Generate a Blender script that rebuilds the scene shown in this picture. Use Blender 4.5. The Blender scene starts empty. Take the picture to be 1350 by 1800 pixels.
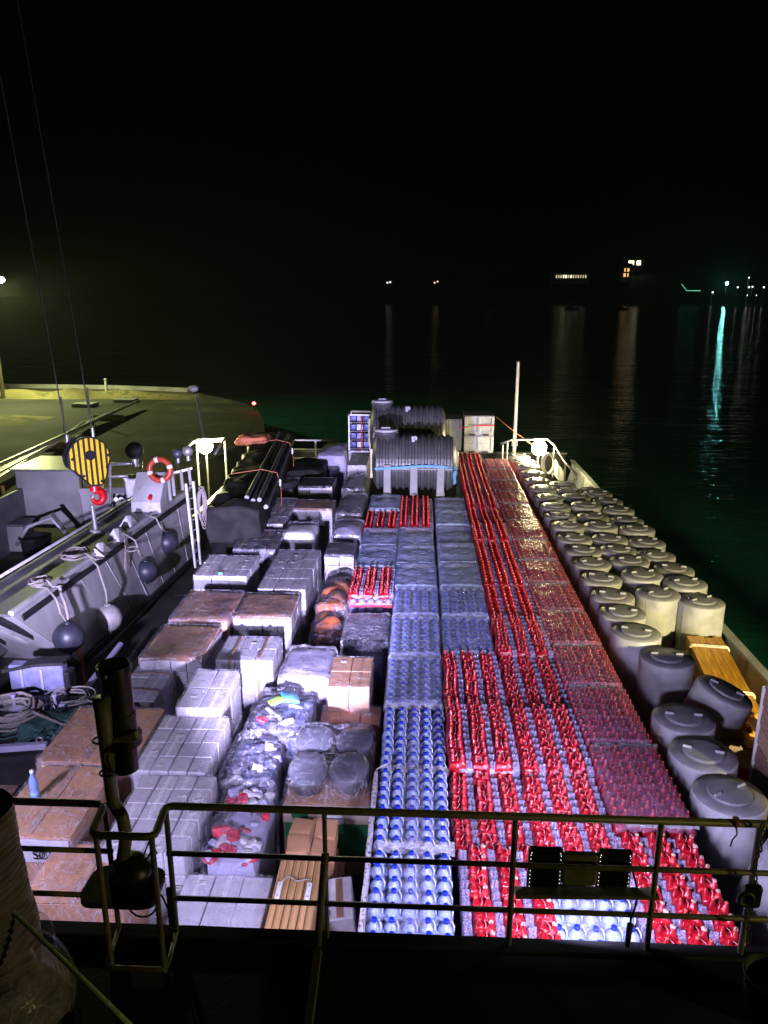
import bpy, math, random
from mathutils import Vector, Matrix, noise
random.seed(7)
PI = math.pi
sc = bpy.context.scene
COL = sc.collection

# ------------------------------------------------------------------ camera
PSI, TH, FPX, HC = math.radians(2.69), math.radians(15.92), 1350.0, 7.0
F_ = Vector((-math.sin(PSI)*math.cos(TH), math.cos(PSI)*math.cos(TH), -math.sin(TH)))
R_ = Vector((math.cos(PSI), math.sin(PSI), 0))
U_ = R_.cross(F_)
cam_d = bpy.data.cameras.new('camera'); cam = bpy.data.objects.new('camera', cam_d); COL.objects.link(cam)
cam.location = (0, 0, HC)
cam.rotation_euler = (PI/2 - TH, 0, PSI)
cam_d.sensor_fit = 'HORIZONTAL'; cam_d.sensor_width = 36; cam_d.lens = 36.0
cam_d.clip_start = 0.05; cam_d.clip_end = 6000
sc.camera = cam

# ------------------------------------------------------------------ world and exposure
w = bpy.data.worlds.new('World'); sc.world = w; w.use_nodes = True
nt = w.node_tree
sky = nt.nodes.new('ShaderNodeTexSky'); sky.sky_type = 'NISHITA'; sky.sun_disc = False
sky.sun_elevation = math.radians(-6); sky.sun_rotation = math.radians(200)
nt.links.new(sky.outputs[0], nt.nodes['Background'].inputs['Color'])
nt.nodes['Background'].inputs['Strength'].default_value = 0.02
sc.view_settings.view_transform = 'Standard'; sc.view_settings.look = 'None'
sc.view_settings.exposure = 0; sc.view_settings.gamma = 1
sc.cycles.max_bounces = 6; sc.cycles.transparent_max_bounces = 16
sc.cycles.diffuse_bounces = 2; sc.cycles.glossy_bounces = 3; sc.cycles.transmission_bounces = 3
sc.cycles.sample_clamp_indirect = 3
try: sc.cycles.use_denoising = True
except Exception: pass

COOL = (0.64, 0.575, 1.0); YEL = (1.0, 0.86, 0.30)
def lamp(name, kind, loc, energy, color, parent=None, target=None, **kw):
    d = bpy.data.lights.new(name, kind); d.energy = energy; d.color = color
    for k, v in kw.items(): setattr(d, k, v)
    o = bpy.data.objects.new(name, d); COL.objects.link(o)
    o.location = loc
    if target is not None:
        o.rotation_euler = (Vector(target) - Vector(loc)).to_track_quat('-Z', 'Y').to_euler()
    if parent is not None:
        o.parent = parent; o.location = Vector(loc) - parent.location
    return o

# ------------------------------------------------------------------ photograph pixel -> world point
def ray(x, y): return F_ + R_*((x-675)/FPX) - U_*((y-900)/FPX)
def at(x, y, z):
    d = ray(x, y); return Vector((0, 0, HC)) + d*((z-HC)/d.z)
def atY(x, y, Y):
    d = ray(x, y); return Vector((0, 0, HC)) + d*(Y/d.y)

def atX(x, y, X):
    d = ray(x, y); return Vector((0, 0, HC)) + d*(X/d.x)

# ------------------------------------------------------------------ materials
def mat(name, col, rough=0.55, metal=0.0, var=0.18, scale=6.0, bump=0.0, bscale=40.0, spec=0.5, stretch=(1,1,1), col2=None, emit=None, es=0.0, coords='Object', wear=None, rvar=0.12):
    m = bpy.data.materials.new(name); m.use_nodes = True
    t = m.node_tree; p = t.nodes['Principled BSDF']; L = t.links.new
    p.inputs['Roughness'].default_value = rough; p.inputs['Metallic'].default_value = metal
    p.inputs['Specular IOR Level'].default_value = spec
    tc = t.nodes.new('ShaderNodeTexCoord'); mp = t.nodes.new('ShaderNodeMapping')
    mp.inputs['Scale'].default_value = stretch; L(tc.outputs[coords], mp.inputs['Vector'])
    n = t.nodes.new('ShaderNodeTexNoise'); n.inputs['Scale'].default_value = scale; n.inputs['Detail'].default_value = 5
    L(mp.outputs[0], n.inputs['Vector'])
    r = t.nodes.new('ShaderNodeValToRGB')
    c2 = col2 if col2 else tuple(c*(1-var*1.6) for c in col)
    c1 = col if col2 else tuple(min(1, c*(1+var)) for c in col)
    r.color_ramp.elements[0].color = (*c2, 1); r.color_ramp.elements[1].color = (*c1, 1)
    r.color_ramp.elements[0].position = 0.32; r.color_ramp.elements[1].position = 0.68
    L(n.outputs['Fac'], r.inputs['Fac'])
    out = r.outputs[0]
    oi = t.nodes.new('ShaderNodeObjectInfo'); hs = t.nodes.new('ShaderNodeHueSaturation')
    mr = t.nodes.new('ShaderNodeMapRange'); mr.inputs['To Min'].default_value = 1-var*0.7; mr.inputs['To Max'].default_value = 1+var*0.5
    L(oi.outputs['Random'], mr.inputs['Value']); L(mr.outputs[0], hs.inputs['Value']); L(out, hs.inputs['Color']); out = hs.outputs[0]
    if wear:
        n3 = t.nodes.new('ShaderNodeTexNoise'); n3.inputs['Scale'].default_value = wear[1]; n3.inputs['Detail'].default_value = 8; n3.inputs['Roughness'].default_value = .7
        L(tc.outputs[coords], n3.inputs['Vector'])
        rr = t.nodes.new('ShaderNodeValToRGB'); rr.color_ramp.elements[0].position = wear[2]; rr.color_ramp.elements[1].position = wear[2]+0.08
        L(n3.outputs['Fac'], rr.inputs['Fac'])
        mx = t.nodes.new('ShaderNodeMix'); mx.data_type = 'RGBA'
        L(rr.outputs[0], mx.inputs['Factor']); L(out, mx.inputs['A']); mx.inputs['B'].default_value = (*wear[0], 1); out = mx.outputs['Result']
    L(out, p.inputs['Base Color'])
    if rvar:
        m2 = t.nodes.new('ShaderNodeMapRange'); m2.inputs['To Min'].default_value = max(0.03, rough-rvar); m2.inputs['To Max'].default_value = min(1, rough+rvar)
        L(n.outputs['Fac'], m2.inputs['Value']); L(m2.outputs[0], p.inputs['Roughness'])
    if bump:
        n2 = t.nodes.new('ShaderNodeTexNoise'); n2.inputs['Scale'].default_value = bscale; n2.inputs['Detail'].default_value = 4
        L(mp.outputs[0], n2.inputs['Vector'])
        b = t.nodes.new('ShaderNodeBump'); b.inputs['Strength'].default_value = min(1, bump); b.inputs['Distance'].default_value = 0.02*max(1, bump)
        L(n2.outputs['Fac'], b.inputs['Height']); L(b.outputs[0], p.inputs['Normal'])
    if emit:
        p.inputs['Emission Color'].default_value = (*emit, 1); p.inputs['Emission Strength'].default_value = es
    return m

def film(name, tint, alpha, rough=0.16, bump=0.6, bscale=9.0, stretch=(1, 1, 1), spread=0.25, spec=0.6, crease=0.0):
    """clear or milky stretch film: part see-through, part wrinkled gloss"""
    m = bpy.data.materials.new(name); m.use_nodes = True
    t = m.node_tree; p = t.nodes['Principled BSDF']; L = t.links.new
    p.inputs['Base Color'].default_value = (*tint, 1); p.inputs['Roughness'].default_value = rough
    p.inputs['Specular IOR Level'].default_value = spec
    tc = t.nodes.new('ShaderNodeTexCoord'); mp = t.nodes.new('ShaderNodeMapping'); mp.inputs['Scale'].default_value = stretch
    L(tc.outputs['Object'], mp.inputs['Vector'])
    n = t.nodes.new('ShaderNodeTexNoise'); n.inputs['Scale'].default_value = bscale; n.inputs['Detail'].default_value = 6; n.inputs['Distortion'].default_value = 0.8
    L(mp.outputs[0], n.inputs['Vector'])
    b = t.nodes.new('ShaderNodeBump'); b.inputs['Strength'].default_value = bump; b.inputs['Distance'].default_value = 0.05
    L(n.outputs['Fac'], b.inputs['Height']); L(b.outputs[0], p.inputs['Normal'])
    tr = t.nodes.new('ShaderNodeBsdfTransparent'); mx = t.nodes.new('ShaderNodeMixShader')
    n2 = t.nodes.new('ShaderNodeTexNoise'); n2.inputs['Scale'].default_value = bscale*0.8; n2.inputs['Detail'].default_value = 7; n2.inputs['Distortion'].default_value = 1.5
    L(mp.outputs[0], n2.inputs['Vector'])
    mr = t.nodes.new('ShaderNodeMapRange'); mr.inputs['From Min'].default_value = 0.35; mr.inputs['From Max'].default_value = 0.7
    mr.inputs['To Min'].default_value = max(0, alpha-spread); mr.inputs['To Max'].default_value = min(1, alpha+spread)
    L(n2.outputs['Fac'], mr.inputs['Value']); fac = mr.outputs[0]
    if crease:
        for rot, sx in ((0.5, (1.2, 5.5, 2.0)), (-0.7, (5.0, 1.3, 2.2)), (1.3, (2.0, 1.0, 1.0))):
            m2 = t.nodes.new('ShaderNodeMapping'); m2.inputs['Rotation'].default_value = (rot*.6, rot*.4, rot); m2.inputs['Scale'].default_value = sx
            L(tc.outputs['Object'], m2.inputs['Vector'])
            n3 = t.nodes.new('ShaderNodeTexNoise'); n3.inputs['Scale'].default_value = 2.2; n3.inputs['Detail'].default_value = 3; n3.inputs['Distortion'].default_value = .6
            L(m2.outputs[0], n3.inputs['Vector'])
            a = t.nodes.new('ShaderNodeMath'); a.operation = 'SUBTRACT'; a.inputs[1].default_value = .5; L(n3.outputs['Fac'], a.inputs[0])
            b2 = t.nodes.new('ShaderNodeMath'); b2.operation = 'ABSOLUTE'; L(a.outputs[0], b2.inputs[0])
            c3 = t.nodes.new('ShaderNodeMapRange'); c3.inputs['From Min'].default_value = 0; c3.inputs['From Max'].default_value = .014; c3.inputs['To Min'].default_value = crease; c3.inputs['To Max'].default_value = 0
            L(b2.outputs[0], c3.inputs['Value'])
            ad = t.nodes.new('ShaderNodeMath'); ad.operation = 'ADD'; ad.use_clamp = True; L(fac, ad.inputs[0]); L(c3.outputs[0], ad.inputs[1]); fac = ad.outputs[0]
    L(fac, mx.inputs['Fac'])
    L(tr.outputs[0], mx.inputs[1]); L(p.outputs[0], mx.inputs[2])
    L(mx.outputs[0], t.nodes['Material Output'].inputs['Surface'])
    return m

def glow(name, col, s):
    m = bpy.data.materials.new(name); m.use_nodes = True
    p = m.node_tree.nodes['Principled BSDF']; p.inputs['Base Color'].default_value = (*col, 1)
    p.inputs['Emission Color'].default_value = (*col, 1); p.inputs['Emission Strength'].default_value = s
    return m

M = dict(
 rail=mat('rail_paint', (.16, .145, .09), .45, 0, .2, 9, .15, 60, wear=((.05, .03, .02), 14, .62)),
 black=mat('black_paint', (.012, .012, .013), .35, 0, .3, 8, .1, 50),
 rubber=mat('black_rubber', (.018, .018, .02), .6, 0, .3, 8, .1, 60),
 platform=mat('platform_paint', (.010, .010, .011), .7, 0, .35, 2.5, .15, 30, wear=((.02, .017, .015), 5, .63)),
 deck=mat('deck_steel', (.05, .045, .045), .5, .2, .35, 1.2, .3, 18, wear=((.09, .06, .045), 2.5, .6)),
 hullpaint=mat('ship_paint', (.30, .31, .30), .5, 0, .18, 2, .1, 20, wear=((.16, .10, .06), 3, .66)),
 alu=mat('bare_aluminium', (.52, .51, .52), .5, .15, .22, 1.3, .15, 14, stretch=(1, 1, .16), wear=((.30, .28, .27), 3.5, .58)),
 aludark=mat('worn_aluminium', (.17, .17, .18), .5, .3, .2, 2, .15, 20),
 white=mat('white_paint', (.72, .72, .72), .4, 0, .08, 4, .05, 30, wear=((.4, .36, .3), 6, .66)),
 galv=mat('galvanised', (.42, .43, .42), .4, .6, .15, 8, .1, 40),
 carton=mat('white_carton', (.54, .52, .57), .65, 0, .1, 7, .1, 40, wear=((.42, .38, .40), 9, .66)),
 carton2=mat('greyish_carton', (.54, .52, .56), .6, 0, .13, 7, .1, 40),
 kraft=mat('kraft_cardboard', (.50, .265, .14), .6, 0, .14, 3, .12, 25, wear=((.34, .165, .08), 5, .66)),
 brown=mat('brown_cardboard', (.34, .185, .115), .55, 0, .2, 3, .2, 20),
 wood=mat('pale_timber', (.50, .29, .12), .6, 0, .25, 3, .2, 40, stretch=(9, .6, 9)),
 crateboard=mat('crate_board', (.33, .20, .13), .65, 0, .25, 3, .2, 30, stretch=(.6, 9, 9)),
 woodw=mat('weathered_timber', (.22, .15, .12), .7, 0, .3, 3, .25, 40, stretch=(.6, 9, 9)),
 timber=mat('yellow_timber', (.80, .42, .04), .5, 0, .3, 2.5, .25, 30, stretch=(14, .8, 14), col2=(.36, .15, .02)),
 pallet=mat('pallet_wood', (.20, .14, .10), .75, 0, .25, 5, .2, 40),
 grey=mat('grey_plastic', (.43, .43, .45), .55, 0, .22, 2.2, .15, 18, wear=((.46, .46, .47), 5, .64)),
 greyd=mat('grey_plastic_lid', (.25, .25, .27), .48, 0, .15, 4, .12, 30, wear=((.20, .20, .21), 7, .66)),
 greytub=mat('light_grey_plastic', (.11, .115, .145), .35, 0, .12, 4, .08, 30),
 tank=mat('dark_tank_plastic', (.075, .077, .078), .42, 0, .15, 2.5, .1, 25, wear=((.17, .17, .17), 5, .66)),
 tankleg=mat('tank_leg_plastic', (.20, .20, .205), .5, 0, .15, 4, .1, 25),
 bin=mat('pale_bin_plastic', (.38, .39, .38), .5, 0, .12, 3, .08, 25),
 conc=mat('quay_concrete', (.13, .125, .085), .85, 0, .4, .35, .8, 3, coords='Object', stretch=(.5, 1.6, 1), wear=((.045, .042, .03), .55, .50)),
 concw=mat('cast_concrete', (.34, .33, .32), .8, 0, .18, 1.3, .3, 14, wear=((.2, .19, .17), 2, .6)),
 asphalt=mat('quay_asphalt', (.05, .048, .04), .85, 0, .3, .4, .3, 5),
 verge=mat('dry_ground', (.28, .24, .10), .95, 0, .4, .35, 1.0, 1.6, wear=((.10, .11, .04), .7, .5)),
 rope=mat('pale_rope', (.34, .30, .28), .85, 0, .18, 30, .5, 120),
 ropeg=mat('green_net', (.045, .14, .12), .75, 0, .3, 25, .5, 90),
 roped=mat('olive_rope', (.40, .52, .32), .8, 0, .2, 30, .4, 120),
 orange=mat('orange_plastic', (.42, .05, .02), .4, 0, .12, 6, .05, 30),
 orangestrap=mat('orange_strap', (.55, .17, .07), .7, 0, .2, 20, .2, 80),
 bluestrap=mat('blue_strap', (.10, .30, .50), .7, 0, .2, 20, .2, 80),
 redstrap=mat('red_strap', (.60, .03, .03), .7, 0, .2, 20, .2, 80),
 brownstrap=mat('brown_strap', (.34, .20, .11), .6, 0, .2, 20, .2, 80),
 whitestrap=mat('white_strap', (.70, .68, .60), .5, 0, .1, 20, .1, 80),
 yellow=mat('yellow_paint', (.80, .52, .03), .4, 0, .1, 8, .05, 30, wear=((.3, .2, .05), 14, .68)),
 red=mat('red_paint', (.62, .01, .015), .3, 0, .12, 8, .05, 30),
 navy=mat('navy_buoy', (.035, .038, .055), .4, 0, .25, 5, .1, 30, wear=((.09, .09, .11), 9, .64)),
 palebuoy=mat('pale_buoy', (.36, .34, .33), .5, 0, .2, 5, .1, 30, wear=((.2, .19, .18), 9, .6)),
 tarp=mat('dark_tarpaulin', (.010, .010, .0095), .7, 0, .35, 2, .9, 4, .25),
 bag=mat('brown_sack', (.22, .09, .045), .5, 0, .3, 5, .5, 14),
 bagor=mat('orange_sack', (.50, .13, .04), .5, 0, .25, 6, .4, 14),
 green=mat('green_crate', (.02, .16, .06), .45, 0, .2, 6, .1, 30),
 dark=mat('dark_load', (.12, .12, .14), .4, 0, .4, 5, .4, 9),
 lilac=mat('lilac_sheet', (.42, .40, .58), .5, 0, .1, 4, .15, 20),
 bluedk=mat('dark_blue_goods', (.03, .04, .12), .4, 0, .35, 12, .4, 25, col2=(.12, .12, .2)),
 bluegoods=mat('blue_goods', (.10, .13, .42), .4, 0, .3, 7, .3, 20),
 hill=mat('dark_hillside', (.012, .016, .010), .95, 0, .5, .02, .5, .2),
 rock=mat('shore_wall', (.05, .045, .04), .9, 0, .3, .2, .5, 2),
 housewall=mat('house_wall', (.32, .27, .20), .8, 0, .15, .5, .1, 3),
 capred=mat('pinkish_cap', (.80, .12, .10), .22, 0, .25, 20),  # red caps with the film's glints put into a paler colour
 cream=mat('cream_caps', (.55, .45, .36), .4, 0, .25, 20),
 cap=mat('blue_cap', (.012, .035, .50), .35, 0, .1, 20),
 redcap=mat('red_cap', (.62, .012, .02), .3, 0, .12, 20),
 redfilm=mat('red_printed_film', (.50, .010, .020), .17, 0, .25, 13, .7, 26, col2=(.24, .004, .010), rvar=.08, spec=.55),
 wire=mat('wire_rope', (.10, .095, .09), .6, .3, .3, 20, .4, 120),
 chain=mat('chain_steel', (.06, .055, .05), .5, .5, .3, 20, .2, 60),
 skin=mat('packing_white', (.75, .74, .74), .5, 0, .08, 8, .2, 30),
)
# clear bottle plastic: pale blue body that lets part of what is behind show
def bottle_mat(name, col, a):
    m = film(name, col, a, .16, .35, 22, (1, 1, .6), .08, .6); p = m.node_tree.nodes['Principled BSDF']
    p.inputs['Subsurface Weight'].default_value = .55; p.inputs['Subsurface Radius'].default_value = (.5, .7, 1.0); p.inputs['Subsurface Scale'].default_value = .12
    return m
M['pet'] = bottle_mat('clear_blue_bottle', (.36, .44, .68), .92)
M['petw'] = bottle_mat('clear_bottle', (.34, .36, .62), .66)
M['packfilm'] = film('clear_pack_film', (.36, .32, .50), .70, .12, .9, 26, (1, 1, 1), .3, .8)
M['handle'] = mat('bottle_handle', (.58, .62, .78), .35, 0, .06)
M['film_clear'] = film('stretch_film_clear', (.66, .64, .76), .06, .14, .6, 6, (1, 1, .35), .06, .6, .30)
M['film_milk'] = film('stretch_film_milky', (.46, .44, .58), .15, .16, .7, 4, (1, 1, .35), .16, .6, .35)
M['film_gloss'] = film('tight_glossy_film', (.6, .6, .72), .05, .10, .8, 5, (1, 1, 1), .05, .9, .22)
M['film_bunch'] = film('bunched_film', (.80, .80, .86), .72, .14, 1.0, 26, (1, 2, 1), .35, .8)
M['film_blue'] = film('film_over_bottles', (.46, .52, .70), .40, .15, .8, 5, (1, 2.5, 1), .15, .6)
M['film_grey'] = film('dull_film_over_bottles', (.42, .50, .70), .58, .2, .8, 5, (1, 2.5, 1), .14, .6)
M['film_pink'] = film('lilac_film_over_packs', (.36, .22, .34), .38, .32, .6, 4, (1, 2, 1), .14, .25)
M['film_dark'] = film('dusty_film', (.44, .42, .50), .34, .18, .8, 3.5, (1, 1, .4), .2, .6, .35)
M['bubble'] = film('bubble_wrap', (.55, .56, .66), .35, .12, 1.0, 24, (1, 1, 1), .5, .9)

# ------------------------------------------------------------------ mesh builder
class MB:
    def __init__(s): s.v = []; s.f = []; s.m = []; s.sm = []
    def add(s, vs, fs, mi=0, smooth=False):
        o = len(s.v); s.v += [Vector(v) for v in vs]; s.f += [tuple(i+o for i in f) for f in fs]
        s.m += [mi]*len(fs); s.sm += [smooth]*len(fs); return s
    def box(s, c, d, b=0.0, rot=None, mi=0):
        hx, hy, hz = d[0]/2, d[1]/2, d[2]/2
        if b <= 0:
            vs = [(x*hx, y*hy, z*hz) for z in (-1, 1) for y in (-1, 1) for x in (-1, 1)]
            fs = [(0, 2, 3, 1), (4, 5, 7, 6), (0, 1, 5, 4), (2, 6, 7, 3), (0, 4, 6, 2), (1, 3, 7, 5)]
        else:
            b = min(b, hx*.9, hy*.9, hz*.9); vs = []; idx = {}
            for sx in (-1, 1):
                for sy in (-1, 1):
                    for sz in (-1, 1):
                        for ax in range(3):
                            p = [sx*hx, sy*hy, sz*hz]
                            for k in range(3):
                                if k != ax: p[k] -= (sx, sy, sz)[k]*b
                            idx[(sx, sy, sz, ax)] = len(vs); vs.append(tuple(p))
            fs = []
            for ax in range(3):
                a1, a2 = (ax+1) % 3, (ax+2) % 3
                for sg in (-1, 1):
                    q = []
                    for (u, v) in ((-1, -1), (1, -1), (1, 1), (-1, 1)):
                        sgn = [0, 0, 0]; sgn[ax] = sg; sgn[a1] = u; sgn[a2] = v
                        q.append(idx[(*sgn, ax)])
                    fs.append(tuple(q if sg > 0 else q[::-1]))
                for u in (-1, 1):
                    for v in (-1, 1):
                        q = []
                        for sg, aa in ((-1, a1), (1, a1), (1, a2), (-1, a2)):
                            sgn = [0, 0, 0]; sgn[ax] = sg; sgn[a1] = u; sgn[a2] = v
                            q.append(idx[(*sgn, aa)])
                        fs.append(tuple(q if u*v > 0 else q[::-1]))
            for sx in (-1, 1):
                for sy in (-1, 1):
                    for sz in (-1, 1):
                        q = [idx[(sx, sy, sz, k)] for k in range(3)]
                        fs.append(tuple(q if sx*sy*sz > 0 else q[::-1]))
        vs = [Vector(v) for v in vs]
        if rot is not None: vs = [rot @ v for v in vs]
        cc = Vector(c); return s.add([v+cc for v in vs], fs, mi)
    def beam(s, p0, p1, wd, h, mi=0, b=0.0, up=(0, 0, 1)):
        p0, p1 = Vector(p0), Vector(p1); y = (p1-p0); L = y.length; y.normalize()
        x = y.cross(Vector(up));
        if x.length < 1e-4: x = y.cross(Vector((1, 0, 0)))
        x.normalize(); z = x.cross(y)
        rot = Matrix((x, y, z)).transposed()
        return s.box((p0+p1)/2, (wd, L, h), b, rot, mi)
    def cyl(s, p0, p1, r0, r1=None, n=12, mi=0, caps=True):
        r1 = r0 if r1 is None else r1
        p0, p1 = Vector(p0), Vector(p1); d = (p1-p0).normalized()
        x = d.orthogonal().normalized(); y = d.cross(x)
        ring = lambda p, r: [p + x*(r*math.cos(2*PI*i/n)) + y*(r*math.sin(2*PI*i/n)) for i in range(n)]
        a, b = ring(p0, r0), ring(p1, r1)
        s.add(a+b, [(i, (i+1) % n, n+(i+1) % n, n+i) for i in range(n)], mi, True)
        if caps: s.add(a, [tuple(range(n))[::-1]], mi); s.add(b, [tuple(range(n))], mi)
        return s
    def tube(s, pts, r, n=8, mi=0, closed=False):
        pts = [Vector(p) for p in pts]; N = len(pts); rings = []; up = None
        for i, p in enumerate(pts):
            a = pts[(i-1) % N] if (closed or i > 0) else p
            b = pts[(i+1) % N] if (closed or i < N-1) else p
            d = (b-a).normalized()
            x = d.orthogonal().normalized() if up is None else (up - d*up.dot(d)).normalized()
            up = x; y = d.cross(x); rr = r[i] if isinstance(r, (list, tuple)) else r
            rings += [p + x*(rr*math.cos(2*PI*k/n)) + y*(rr*math.sin(2*PI*k/n)) for k in range(n)]
        fs = []
        for i in range(N if closed else N-1):
            j = (i+1) % N
            fs += [(i*n+k, i*n+(k+1) % n, j*n+(k+1) % n, j*n+k) for k in range(n)]
        if not closed: fs += [tuple(range(n))[::-1], tuple((N-1)*n+k for k in range(n))]
        return s.add(rings, fs, mi, True)
    def lathe(s, prof, c=(0, 0, 0), n=20, mi=0, rot=None, smooth=True):
        vs = []; fs = []
        for (r, z) in prof: vs += [Vector((r*math.cos(2*PI*i/n), r*math.sin(2*PI*i/n), z)) for i in range(n)]
        for k in range(len(prof)-1): fs += [(k*n+i, k*n+(i+1) % n, (k+1)*n+(i+1) % n, (k+1)*n+i) for i in range(n)]
        if prof[-1][0] > 1e-3: fs.append(tuple((len(prof)-1)*n+i for i in range(n)))
        if prof[0][0] > 1e-3: fs.append(tuple(range(n))[::-1])
        if rot is not None: vs = [rot @ v for v in vs]
        cc = Vector(c); return s.add([v+cc for v in vs], fs, mi, smooth)
    def torus(s, c, R, r, rot=None, n=24, k=8, mi=0, a0=0, a1=2*PI, sx=1, sy=1):
        full = abs(a1-a0-2*PI) < 1e-3; N = n if full else n+1
        pts = [Vector((R*sx*math.cos(a0+(a1-a0)*i/n), R*sy*math.sin(a0+(a1-a0)*i/n), 0)) for i in range(N)]
        if rot is not None: pts = [rot @ p for p in pts]
        return s.tube([p+Vector(c) for p in pts], r, k, mi, full)
    def grid(s, nx, ny, fn, mi=0, smooth=True):
        vs = [fn(i/nx, j/ny) for j in range(ny+1) for i in range(nx+1)]
        fs = [(j*(nx+1)+i, j*(nx+1)+i+1, (j+1)*(nx+1)+i+1, (j+1)*(nx+1)+i) for j in range(ny) for i in range(nx)]
        return s.add(vs, fs, mi, smooth)
    def prism(s, poly, axis, a, b, mi=0):
        """polygon of (u, v) pushed along axis 0/1/2 from a to b"""
        def P(u, v, t):
            return {0: (t, u, v), 1: (u, t, v), 2: (u, v, t)}[axis]
        n = len(poly); A = [P(u, v, a) for u, v in poly]; B = [P(u, v, b) for u, v in poly]
        s.add(A+B, [(i, (i+1) % n, n+(i+1) % n, n+i) for i in range(n)], mi)
        s.add(A, [tuple(range(n))[::-1]], mi); s.add(B, [tuple(range(n))], mi); return s
    def soft(s, c, d, n=8, r=0.06, amp=0.02, freq=3.0, seed=0, mi=0, bulge=0.0, bottom=True):
        """rounded box with an uneven surface"""
        hx, hy, hz = d[0]/2, d[1]/2, d[2]/2; cc = Vector(c)
        r = min(r, hx, hy, hz)
        def place(p):
            q = Vector((max(-hx+r, min(hx-r, p.x)), max(-hy+r, min(hy-r, p.y)), max(-hz+r, min(hz-r, p.z))))
            e = p-q
            if e.length > 1e-6: p = q + e.normalized()*r
            if bulge: p.z += bulge*(1-(p.x/hx)**2)*(1-(p.y/hy)**2)*(1 if p.z > 0 else 0)
            nz = noise.noise_vector(Vector((p.x*freq+seed*7.3, p.y*freq+seed*3.1, p.z*freq-seed*5.7)))
            return p + nz*amp + cc
        for ax in range(3):
            for sg in (-1, 1):
                if ax == 2 and sg < 0 and not bottom: continue
                a1, a2 = (ax+1) % 3, (ax+2) % 3; h = (hx, hy, hz)
                def fn(u, v):
                    p = [0, 0, 0]; p[ax] = sg*h[ax]; uu = (u*2-1)*(1 if sg > 0 else -1)
                    p[a1] = uu*h[a1]; p[a2] = (v*2-1)*h[a2]; return place(Vector(p))
                s.grid(n, n, fn, mi)
        return s
    def ball(s, c, r, n=20, k=12, mi=0, sz=1.0):
        prof = [(max(1e-4, r*math.sin(PI*i/k)), -r*sz*math.cos(PI*i/k)) for i in range(k+1)]
        return s.lathe(prof, c, n, mi)
    def mesh(s, name, mats, off=None):
        me = bpy.data.meshes.new(name)
        o = Vector(off) if off is not None else Vector((0, 0, 0))
        me.from_pydata([tuple(v-o) for v in s.v], [], s.f)
        for m in (mats if isinstance(mats, (list, tuple)) else [mats]): me.materials.append(m)
        me.polygons.foreach_set('material_index', s.m); me.polygons.foreach_set('use_smooth', s.sm)
        me.update(); return me
    def build(s, name, mats, parent=None, off=None, **kw):
        root = parent
        if off is None and parent is not None:
            off = Vector((0, 0, 0)); q = parent
            while q is not None: off += q.location; q = q.parent
        return inst(name, s.mesh(name, mats, off), parent, **kw)

def inst(name, me, parent=None, loc=(0, 0, 0), rot=(0, 0, 0), scale=None, label=None):
    o = bpy.data.objects.new(name, me); COL.objects.link(o)
    o.parent = parent; o.location = loc; o.rotation_euler = rot
    if scale: o.scale = scale
    if label: o['label'] = label
    return o
def tag(o, label, cat, group=None):
    o['label'] = label; o['category'] = cat
    if group: o['group'] = group
    return o
def thing(name, label, cat, loc=(0, 0, 0), group=None):
    o = bpy.data.objects.new(name, None); COL.objects.link(o); o.location = loc; o.empty_display_size = .2
    return tag(o, label, cat, group)
def struct(o): o['kind'] = 'structure'; return o
def dup(root, loc, rz=0.0, label=None):
    def cp(o, par):
        c = o.copy(); COL.objects.link(c); c.parent = par
        for ch in kids.get(o.name, []): cp(ch, c)
        return c
    kids = {}
    stack = [root]
    while stack:
        q = stack.pop()
        for ch in q.children: kids.setdefault(q.name, []).append(ch); stack.append(ch)
    c = cp(root, None); c.location = loc; c.rotation_euler = (0, 0, rz)
    if label: c['label'] = label
    return c
ORD = ['first', 'second', 'third', 'fourth', 'fifth', 'sixth', 'seventh', 'eighth', 'ninth', 'tenth', 'eleventh', 'twelfth', 'thirteenth', 'fourteenth', 'fifteenth', 'sixteenth', 'seventeenth', 'eighteenth', 'nineteenth', 'twentieth', 'twenty-first', 'twenty-second', 'twenty-third', 'twenty-fourth']
RX = lambda a: Matrix.Rotation(a, 3, 'X'); RY = lambda a: Matrix.Rotation(a, 3, 'Y'); RZ = lambda a: Matrix.Rotation(a, 3, 'Z')
rnd = random.uniform
def text_mesh(s, size, depth=0.003):
    cu = bpy.data.curves.new('lettering', 'FONT'); cu.body = s; cu.size = size; cu.extrude = depth; cu.resolution_u = 3
    o = bpy.data.objects.new('lettering', cu); COL.objects.link(o)
    me = bpy.data.meshes.new_from_object(o.evaluated_get(bpy.context.evaluated_depsgraph_get()))
    bpy.data.objects.remove(o); bpy.data.curves.remove(cu); return me
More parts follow.
